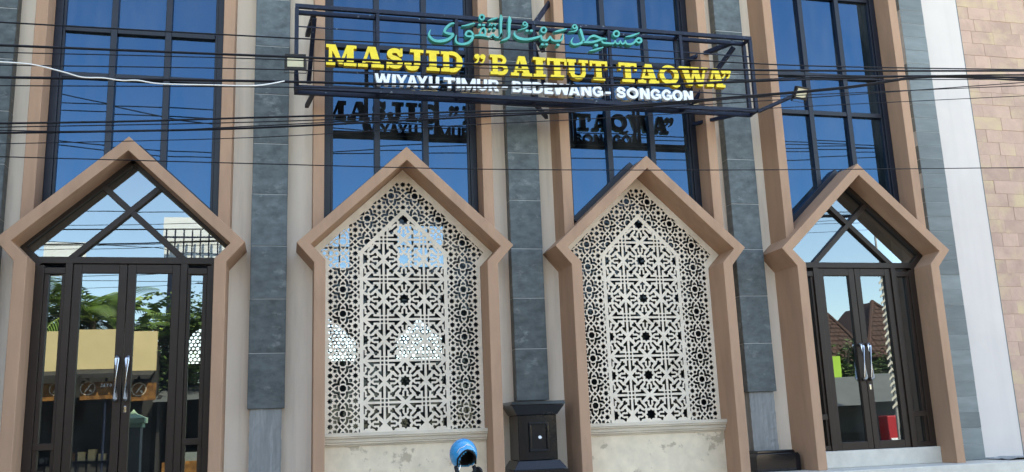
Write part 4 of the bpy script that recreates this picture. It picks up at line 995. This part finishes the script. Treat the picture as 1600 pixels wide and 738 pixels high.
MB().box(1.45, 1.65, -2.0, -1.1, .60, .699).obj('under_seat', M['black'], sc, bevel=.03)
MB().tube([(1.20, -2.18, 1.03), (1.38, -2.27, 1.0), (1.55, -2.28, .99), (1.72, -2.27, 1.0), (1.90, -2.18, 1.03)], .018, 8).obj('handlebar', M['black'], sc, smooth=True)
MB().tube([(1.40, -2.27, 1.0), (1.43, -2.26, 1.10), (1.50, -2.23, 1.22), (1.53, -2.2, 1.34)], .007, 8).obj('mirror_stem', M['chrome'], sc, smooth=True)

# ------------------------------------------------------------------ across the street (seen in the door glass)
gp = []
for x in (-2.385, -6.4):
    t = thing('gate_pillar', (x, -5.0, 0.1), 'grey gate pillar with mint green stepped cap, ' + ('reflected in the left door' if x > -4 else 'at the far end of the railing'), 'pillar', 'gate pillars')
    MB().box(x - .14, x + .14, -5.14, -4.86, 0.1, 1.80).obj('shaft', M['pillar'], t, bevel=.006)
    b = MB(); b.box(x - .165, x + .165, -5.165, -4.835, 1.80, 1.87); b.box(x - .20, x + .20, -5.20, -4.80, 1.8705, 1.95)
    b.add([(x - .2, -5.2, 1.951), (x + .2, -5.2, 1.951), (x + .2, -4.8, 1.951), (x - .2, -4.8, 1.951), (x - .06, -5.06, 2.02), (x + .06, -5.06, 2.02), (x + .06, -4.94, 2.02), (x - .06, -4.94, 2.02), (x, -5, 2.10)],
          [(0, 1, 5, 4), (1, 2, 6, 5), (2, 3, 7, 6), (3, 0, 4, 7), (4, 5, 8), (5, 6, 8), (6, 7, 8), (7, 4, 8)])
    b.obj('cap', M['mint'], t)
rl = thing('railing', (-4.4, -5.0, 0.1), 'dark iron railing between the two gate pillars', 'railing')
for z in (.4, 1.25): MB().box(-6.25, -2.53, -5.02, -4.98, z, z + .04).obj('rail', M['steel'], rl)
for k in range(24): MB().box(-6.2 + k * .155, -6.175 + k * .155, -5.012, -4.988, .3, 1.4).obj('baluster', M['steel'], rl)

# cream shop
sh_ = thing('shop', (-6.6, -21, 0.1), 'shop with cream parapet and brown banners across the street', 'shop')
b = MB(); b.box(-9.6, -3.85, -19.22, -19.0, 3.80, 4.95); b.obj('parapet', M['cream'], sh_)
b = MB(); b.box(-9.62, -3.83, -19.035, -19.001, 4.30, 4.33); b.obj('parapet_line', M['pillar'], sh_)
b = MB(); b.box(-9.6, -9.3, -20.5, -19.23, .1, 4.6); b.box(-4.2, -3.9, -20.5, -19.23, .1, 4.6); b.box(-9.29, -4.21, -20.5, -20.3, .1, 4.6); b.obj('wall', M['dark'], sh_)
aw = MB()
for k in range(16):
    x = -9.5 + k * .352
    aw.add([(x, -19.05, 3.80), (x + .35, -19.05, 3.80), (x + .35, -18.3, 3.62), (x, -18.3, 3.62), (x + .05, -18.3, 3.5), (x + .30, -18.3, 3.5)], [(0, 1, 2, 3), (3, 2, 5, 4)])
aw.obj('awning', M['dark'], sh_)
for k, (xa, xb) in enumerate(((-6.95, -6.20), (-6.0, -4.95), (-4.85, -3.75))):
    bn = MB().box(xa, xb, -18.62, -18.60, 2.84, 3.39).obj('banner', M['banner'], sh_)
    cx = xa + .55 * (xb - xa) if k != 1 else xa + .2
    rg = stroke([(cx + .20 * math.cos(a * PI / 8), 3.2 + .20 * math.sin(a * PI / 8)) for a in range(17)], .022, k=2) + stroke([(cx - .07, 3.10), (cx + .08, 3.32)], .04, k=2) + stroke([(cx + .06, 3.14), (cx + .10, 3.10)], .06, k=2)
    vs, fs = plate(rg, lambda s: len(s) > 0, -18.597, -18.595); mesh_obj('emblem', [(x, y, z) for x, y, z in vs], [f[::-1] for f in fs], M['house'], bn)
    if k == 1:
        xx = xb - .06
        for ch in 'ROYAL':
            vs, fs = plate([[(-(p[0]) + xx, p[1] + 3.22) for p in q] for q in glyph_sans(ch, .075 if ch != 'L' else .06, .11)], lambda s: len(s) > 0, -18.597, -18.594)
            mesh_obj('letter', vs, [f[::-1] for f in fs], M['white_letter'], bn); xx -= .095
b = MB(); b.box(-8.6, -4.6, -20.2, -19.7, .1, 1.05); b.obj('counter', M['dark'], sh_)
for k in range(14):
    x = -8.4 + k * .28; hh = random.uniform(.15, .4); MB().box(x, x + .2, -20.1, -19.8, 1.051, 1.05 + hh).obj('goods', random.choice([M['grey_roof'], M['dark'], M['banner'], M['pillar'], M['cream']]), sh_)
for x in (-8.9, -7.1, -5.3): MB().tube([(x, -18.7, .1), (x, -18.7, 3.5)], .035, 8).obj('awning_pole', M['steel'], sh_)

# white boards on a steel stand, pale houses, tiled house
def billboard(x0, x1, z0, z1, y, label, bars):
    t = thing('rooftop_board', ((x0 + x1) / 2, y, 0), label, 'billboard', 'white boards across the street')
    MB().box(x0, x1, y - .08, y, z0, z1).obj('board', M['board'], t)
    for x in (x0 + .3, x1 - .3): MB().box(x - .08, x + .08, y - .24, y - .081, 0, z1 - .2).obj('post', M['steel'], t)
    if bars:
        n = int((x1 - x0) / .3)
        for k in range(n): MB().box(x0 + .12 + k * .3, x0 + .17 + k * .3, y + .25, y + .30, z0 - .1, z0 + (z1 - z0) * .72).obj('bar', M['steel'], t)
        MB().box(x0, x1, y + .31, y + .34, z0 + (z1 - z0) * .55, z0 + (z1 - z0) * .55 + .06).obj('rail', M['steel'], t)
billboard(-4.35, -1.7, 7.75, 9.5, -23.0, 'white rooftop board behind bars, reflected in the left transom', True)
billboard(-8.6, -7.2, 7.6, 8.8, -24.0, 'small white board left of the barred board', False)
billboard(1.2, 2.3, 7.6, 9.1, -23.0, 'narrow white board reflected behind the left lattice', False)
billboard(4.6, 6.6, 7.9, 9.3, -23.0, 'wide white board reflected behind the left lattice', False)

def hip_house(x0, x1, y0, y1, ze, zr, label):
    t = thing('tiled_house', ((x0 + x1) / 2, (y0 + y1) / 2, 0), label, 'house', 'houses across the street')
    MB().box(x0 + .3, x1 - .3, y0 + .3, y1 - .3, 0, ze).obj('wall', M['charcoal'], t)  # dark wall colour stands in for shade below the roof
    xm = (x0 + x1) / 2; h = (x1 - x0) / 2; ya = y1 - h
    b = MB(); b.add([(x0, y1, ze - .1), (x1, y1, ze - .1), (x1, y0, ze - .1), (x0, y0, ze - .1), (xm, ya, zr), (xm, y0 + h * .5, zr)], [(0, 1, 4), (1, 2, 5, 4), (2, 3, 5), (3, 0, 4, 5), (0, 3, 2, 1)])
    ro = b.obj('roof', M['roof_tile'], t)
    rows = MB(); n = 12
    for k in range(n):
        f0, f1 = k / n, (k + 1) / n; xa, xb = x0 + h * f0, x1 - h * f0
        m_ = max(1, int((xb - xa) / .22)); wd = (xb - xa) / m_
        for q in range(m_):
            xx = xa + q * wd; y_, y2 = y1 - h * f0, y1 - h * f1; z_, z2 = ze - .1 + (zr - ze + .1) * f0, ze - .1 + (zr - ze + .1) * f1; e = random.uniform(.03, .08)
            rows.add([(xx, y_ + .03, z_ + e), (xx + wd * .86, y_ + .03, z_ + e), (xx + wd * .86, y2, z2 + .02), (xx, y2, z2 + .02), (xx, y_ + .03, z_ - .01), (xx + wd * .86, y_ + .03, z_ - .01)], [(0, 1, 2, 3), (4, 5, 1, 0)])
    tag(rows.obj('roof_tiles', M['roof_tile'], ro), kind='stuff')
    for s in (0, 1):
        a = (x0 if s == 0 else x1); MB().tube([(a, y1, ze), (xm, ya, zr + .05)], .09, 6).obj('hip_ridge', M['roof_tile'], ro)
    wf = MB().box(xm - .6, xm + .6, y1 - .299, y1 - .25, 1.2, 2.6).obj('window', M['board'], t); MB().box(xm - .5, xm + .5, y1 - .249, y1 - .245, 1.3, 2.5).obj('pane', M['dark'], wf)

def house(x0, x1, y0, y1, ze, zr, wall, roof, name, label, tiles=False):
    t = thing(name, ((x0 + x1) / 2, (y0 + y1) / 2, 0), label, 'house', 'houses across the street')
    MB().box(x0, x1, y0, y1, 0, ze).obj('wall', wall, t)
    ym = (y0 + y1) / 2
    b = MB(); o_ = .5
    b.add([(x0 - o_, y1 + o_, ze - .15), (x1 + o_, y1 + o_, ze - .15), (x1 + o_, ym, zr), (x0 - o_, ym, zr), (x0 - o_, y0 - o_, ze - .15), (x1 + o_, y0 - o_, ze - .15)], [(0, 1, 2, 3), (3, 2, 5, 4), (0, 3, 4), (1, 5, 2)])
    ro = b.obj('roof', roof, t)
    if tiles:
        rows = MB(); n = 14
        for k in range(n):
            f0, f1 = k / n, (k + 1) / n
            y_, y2 = y1 + o_ + (ym - y1 - o_) * f0, y1 + o_ + (ym - y1 - o_) * f1; z_, z2 = ze - .15 + (zr - ze + .15) * f0, ze - .15 + (zr - ze + .15) * f1
            m_ = int((x1 - x0 + 1) / .3)
            for q in range(m_):
                xx = x0 - o_ + q * .3
                rows.add([(xx, y_ + .02, z_ + .06), (xx + .27, y_ + .02, z_ + .06), (xx + .27, y2, z2 + .02), (xx, y2, z2 + .02), (xx, y_ + .02, z_ + .0), (xx + .27, y_ + .02, z_ + .0)], [(0, 1, 2, 3), (4, 5, 1, 0)])
        tag(rows.obj('roof_tiles', roof, ro), kind='stuff')
    nwin = max(1, int((x1 - x0) / 2.5))
    for k in range(nwin):
        xc = x0 + (k + .5) * (x1 - x0) / nwin
        wf = MB().box(xc - .55, xc + .55, y1 + .001, y1 + .06, 1.2, 2.5).obj('window', M['board'], t)
        MB().box(xc - .48, xc + .48, y1 + .061, y1 + .065, 1.27, 2.43).obj('pane', M['dark'], wf)
    return t
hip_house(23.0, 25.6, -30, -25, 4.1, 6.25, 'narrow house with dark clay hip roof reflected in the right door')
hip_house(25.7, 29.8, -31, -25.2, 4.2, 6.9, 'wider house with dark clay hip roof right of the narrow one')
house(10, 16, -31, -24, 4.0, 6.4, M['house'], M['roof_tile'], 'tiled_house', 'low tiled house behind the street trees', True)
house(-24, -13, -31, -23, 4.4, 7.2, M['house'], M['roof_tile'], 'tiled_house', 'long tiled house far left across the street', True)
t = thing('roadside_shed', (21.6, -20, 0), 'low shed with grey sheet roof across the street', 'shed')
b = MB(); b.add([(18.2, -18.9, 1.95), (24.6, -18.9, 1.95), (24.6, -21.4, 3.15), (18.2, -21.4, 3.15)], [(0, 1, 2, 3)]); b.box(18.2, 24.6, -21.6, -21.4, 0, 3.1); b.obj('roof', M['grey_roof'], t)
for x in (18.4, 21.4, 24.4): MB().box(x - .06, x + .06, -19.1, -18.98, .1, 1.98).obj('post', M['steel'], t)
b = MB(); b.box(18.6, 24.2, -21.0, -20.4, .1, 1.0); b.obj('counter', M['dark'], t)
o = MB().box(21.45, 21.85, -22.3, -21.9, .1, 4.05).obj('lime_green_wall', M['lime']); tag(o, 'narrow lime green wall end beside the tiled house', 'wall')
rb = thing('red_cooler', (21.3, -18.0, .1), 'red drinks cooler in front of the grey shed', 'cooler')
MB().box(21.02, 21.45, -18.3, -17.8, .1, 1.45).obj('body', M['red'], rb, bevel=.03); MB().box(21.06, 21.41, -17.799, -17.77, .5, .7).obj('door_label', M['white_letter'], rb)
t = thing('flag_pole', (21.1, -17.4, .1), 'tall pole with a string of pale chevron flags', 'pole')
MB().tube([(21.1, -17.4, .1), (21.1, -17.4, 8.0)], .04, 8).obj('pole', M['wood_pole'], t)
for k in range(20):
    z = 1.75 + k * .25; x = 21.1
    MB().prism([(x - .18, z), (x, z + .16), (x + .18, z), (x + .18, z - .08), (x, z + .06), (x - .18, z - .08)], -17.34, -17.32).obj('chevron_flag', M['house'], t)
b = thing('pale_tower_house', (18.6, -27, 0), 'tall pale building left of the tiled roof', 'house')
MB().box(17.2, 19.8, -30, -24.5, 0, 9.5).obj('wall', M['board'], b)
for z in (2, 5, 7.5): MB().box(18, 19, -24.499, -24.45, z, z + 1.2).obj('window', M['dark'], b)

def leafy(name, x, y, h, rx, rz, n, label, group='street trees', z0=None):
    t = thing(name, (x, y, 0), label, 'tree', group)
    tk = MB(); hb = h - rz
    tk.tube([(x, y, 0), (x + .1, y, hb * .5), (x - .05, y + .1, hb), (x, y, h - rz * .5)], [.2, .16, .12, .05], 8)
    for k in range(7):
        a = k * 2.4; e = (x + rx * .7 * math.cos(a), y + rx * .7 * math.sin(a), hb + rz * (.2 + .15 * k % 1.2))
        tk.tube([(x, y, hb * (.7 + .04 * k)), ((x + e[0]) / 2, (y + e[1]) / 2, (hb + e[2]) / 2 + .1), e], [.09, .06, .02], 6)
    tk.obj('trunk', M['trunk'], t)
    vs = []; fs = []
    cl = [(random.gauss(0, .5), random.gauss(0, .5), random.gauss(0, .5)) for _ in range(26)]
    for k in range(n):
        c_ = random.choice(cl); p = Vector((x + (c_[0] + random.gauss(0, .2)) * rx, y + (c_[1] + random.gauss(0, .2)) * rx, h - rz + (c_[2] + random.gauss(0, .2)) * rz))
        s = random.uniform(.06, .14); q = Matrix.Rotation(random.uniform(0, 6.28), 3, 'Z') @ Matrix.Rotation(random.uniform(-1.2, 1.2), 3, 'X')
        b_ = len(vs); vs += [p + q @ Vector(d) * s for d in ((-1, 0, 0), (0, -.45, 0), (1, 0, 0), (0, .45, 0))]; fs.append((b_, b_ + 1, b_ + 2, b_ + 3))
    mesh_obj('crown', vs, fs, M['leaf'], t)
for k, (x, y, h, rx, rz) in enumerate([(-1.6, -20.5, 6.6, 1.7, 1.9), (1.2, -21, 7.0, 2.0, 2.2), (4.4, -20.5, 6.8, 2.1, 2.2), (8.0, -21, 7.4, 2.2, 2.4), (12, -20.5, 6.6, 2.2, 2.2), (15.5, -21.5, 6.4, 1.8, 2.0), (-12.5, -20, 7.5, 2.2, 2.5)]):
    leafy('street_tree', x, y, h, rx, rz, 4600, ['small round tree right next to the cream shop', 'second tree right of the cream shop', 'third tree right of the cream shop', 'tallest tree across the street', 'fifth tree right of the cream shop, before the low tiled house', 'last tree before the pale tower house', 'tree left of the cream shop'][k])

def banana(x, y, h, n, label, seed):
    rnd = random.Random(seed)
    t = thing('banana_plant', (x, y, 0), label, 'banana plant', 'banana plants behind the shop')
    MB().tube([(x, y, 0), (x + .05, y, h * .5), (x, y, h)], [.2, .16, .09], 10).obj('stem', M['banana_young'], t, smooth=True)
    for k in range(n):
        a = k * 2.39 + rnd.uniform(-.3, .3); L_ = rnd.uniform(2.0, 2.9); el = rnd.uniform(.75, 1.35); dr = rnd.uniform(.6, 1.5); vs = []; fs = []
        N = 22; tw = rnd.uniform(-.5, .5)
        px, pz = 0.0, 0.0; ang = el
        for j in range(N + 1):
            f = j / N
            wd = .27 * math.sin(PI * min(1, f * .93 + .07)) ** .6 * (1 if j < N else .1)
            c_ = Vector((x + px * math.cos(a), y + px * math.sin(a), h - .1 + pz)); sdv = Vector((-math.sin(a), math.cos(a), .25 * tw)).normalized()
            vs += [c_ - sdv * wd + Vector((0, 0, -.10 * wd)), c_, c_ + sdv * wd + Vector((0, 0, -.10 * wd))]
            px += L_ / N * math.cos(ang); pz += L_ / N * math.sin(ang); ang -= dr / N * (1 + f)
        for j in range(N):
            for q in (0, 1):
                a4 = [j * 3 + q, j * 3 + q + 1, (j + 1) * 3 + q + 1, (j + 1) * 3 + q]
                v4 = [vs[w_] for w_ in a4]; b4 = len(vs); dz = rnd.uniform(-.10, .03); sh4 = rnd.uniform(.0, .35)
                out_ = (0, 3) if q == 0 else (1, 2)
                nv_ = []
                for w_ in range(4):
                    vv = Vector(v4[w_])
                    if w_ in out_:
                        mate = Vector(v4[3 - w_]); vv = vv.lerp(mate, .10 + sh4 * .3); vv.z += dz
                    nv_.append(vv)
                vs += nv_; fs.append((b4, b4 + 1, b4 + 2, b4 + 3))
        mesh_obj('leaf', vs, fs, M['banana_young'] if k % 5 == 0 else M['banana'], t, smooth=True)
banana(-7.9, -23.4, 5.0, 9, 'leftmost banana plant behind the cream shop', 1)
banana(-6.5, -23.6, 4.6, 9, 'second banana plant from the left behind the shop', 2)
banana(-5.2, -23.3, 5.1, 10, 'tall banana plant behind the middle of the shop', 3)
banana(-4.1, -23.5, 4.9, 9, 'banana plant behind the right end of the shop', 4)

banana(-8.9, -22.9, 5.2, 9, 'banana plant at the far left end of the shop', 5)
banana(-5.9, -22.8, 5.6, 9, 'tallest banana plant, just behind the parapet', 6)
banana(-3.3, -22.6, 4.6, 9, 'banana plant right of the shop parapet', 7)
banana(-7.2, -22.7, 5.3, 9, 'banana plant between the leftmost two, nearer the shop', 8)
t = thing('snack_kiosk', (-2.4, -19.2, .1), 'small dark kiosk with sagging awning right of the cream shop', 'kiosk')
b = MB(); b.box(-3.70, -3.62, -21, -18.7, .1, 3.0); b.box(-0.9, -0.82, -21, -18.7, .1, 3.0); b.box(-3.61, -0.91, -21, -20.9, .1, 3.0); b.obj('wall', M['dark'], t)
b = MB(); b.add([(-3.8, -18.2, 2.75), (-.7, -18.2, 2.75), (-.7, -21.1, 3.35), (-3.8, -21.1, 3.35)], [(0, 1, 2, 3)]); b.obj('awning', M['grey_roof'], t)
MB().box(-3.5, -1.0, -19.1, -18.7, .1, 1.0).obj('counter', M['banner'], t)
MB().box(-3.3, -1.2, -19.0, -18.8, 1.001, 1.25).obj('snack_row', M['pillar'], t)
# unseen building added to darken the left-facing sides of the facade
t = thing('neighbour_building', (-13, -2, 0), 'tall dark rendered building left of the mosque', 'building')
MB().box(-19, -7.4, -7.4, 8, 0, 15.0).obj('wall', M['charcoal'], t)
for zz in (1.4, 4.8, 8.2):
    for yy in (-5.2, -2.6, 0.2, 3.0):
        wf = MB().box(-7.4, -7.35, yy, yy + 1.3, zz, zz + 1.6).obj('window', M['frame_up'], t)
        MB().box(-7.349, -7.345, yy + .1, yy + 1.2, zz + .1, zz + 1.5).obj('pane', M['dark'], wf)

def palm(x, y, h, n, label, seed):
    rnd = random.Random(seed)
    t = thing('palm', (x, y, 0), label, 'palm', 'palms behind the shop')
    MB().tube([(x, y, 0), (x + .1, y, h * .5), (x, y, h)], [.16, .12, .10], 10).obj('trunk', M['trunk'], t, smooth=True)
    for k in range(n):
        a = k * 2.39 + rnd.uniform(-.3, .3); L_ = rnd.uniform(2.2, 3.0); ang = rnd.uniform(.35, 1.3); dr = rnd.uniform(1.1, 1.9); N = 26
        px = pz = 0.0; pts = []; vs = []; fs = []
        for j in range(N + 1):
            pts.append(Vector((x + px * math.cos(a), y + px * math.sin(a), h + pz))); px += L_ / N * math.cos(ang); pz += L_ / N * math.sin(ang); ang -= dr / N
        for j in range(3, N):
            d = (pts[j + 1] - pts[j]).normalized(); sdv = Vector((-math.sin(a), math.cos(a), 0)); l = .62 * math.sin(PI * (j / N) ** .8) + .1
            for s in (-1, 1):
                tip = pts[j] + (sdv * s * .8 + d * .6) * l + Vector((0, 0, -.35 * l)); b_ = len(vs); w_ = d * .022
                mid = (pts[j] + tip) / 2 + Vector((0, 0, .06 * l))
                vs += [pts[j] - w_, pts[j] + w_, mid + w_ * 1.2, tip, mid - w_ * 1.2]; fs.append((b_, b_ + 1, b_ + 2, b_ + 3, b_ + 4))
        fo = mesh_obj('frond', vs, fs, M['banana'], t)
        MB().tube(pts, [.02 - .015 * q / N for q in range(N + 1)], 5).obj('midrib', M['banana_young'], fo)
palm(-8.0, -21.0, 5.6, 15, 'feathery palm just behind the left half of the parapet', 21)
palm(-6.3, -21.3, 5.5, 15, 'feathery palm behind the middle of the parapet', 22)
palm(-2.6, -21.6, 5.0, 14, 'feathery palm behind the snack kiosk', 23)

for k, (x, y, h, rx, rz) in enumerate([(-3.5, -21.2, 5.4, 1.0, 1.6), (-1.9, -22.2, 6.0, 1.5, 2.4), (-10.2, -21.5, 6.2, 1.5, 2.2), (23.0, -23.3, 4.4, 1.0, 1.2), (26.6, -23.6, 4.6, 1.2, 1.4)]):
    leafy('shrub', x, y, h, rx, rz, 4200, ['leafy shrub at the right end of the cream shop', 'leafy shrub behind the snack kiosk', 'leafy shrub at the left end of the cream shop', 'shrub in front of the narrow hip-roofed house', 'shrub in front of the wider hip-roofed house'][k], 'shrubs across the street')
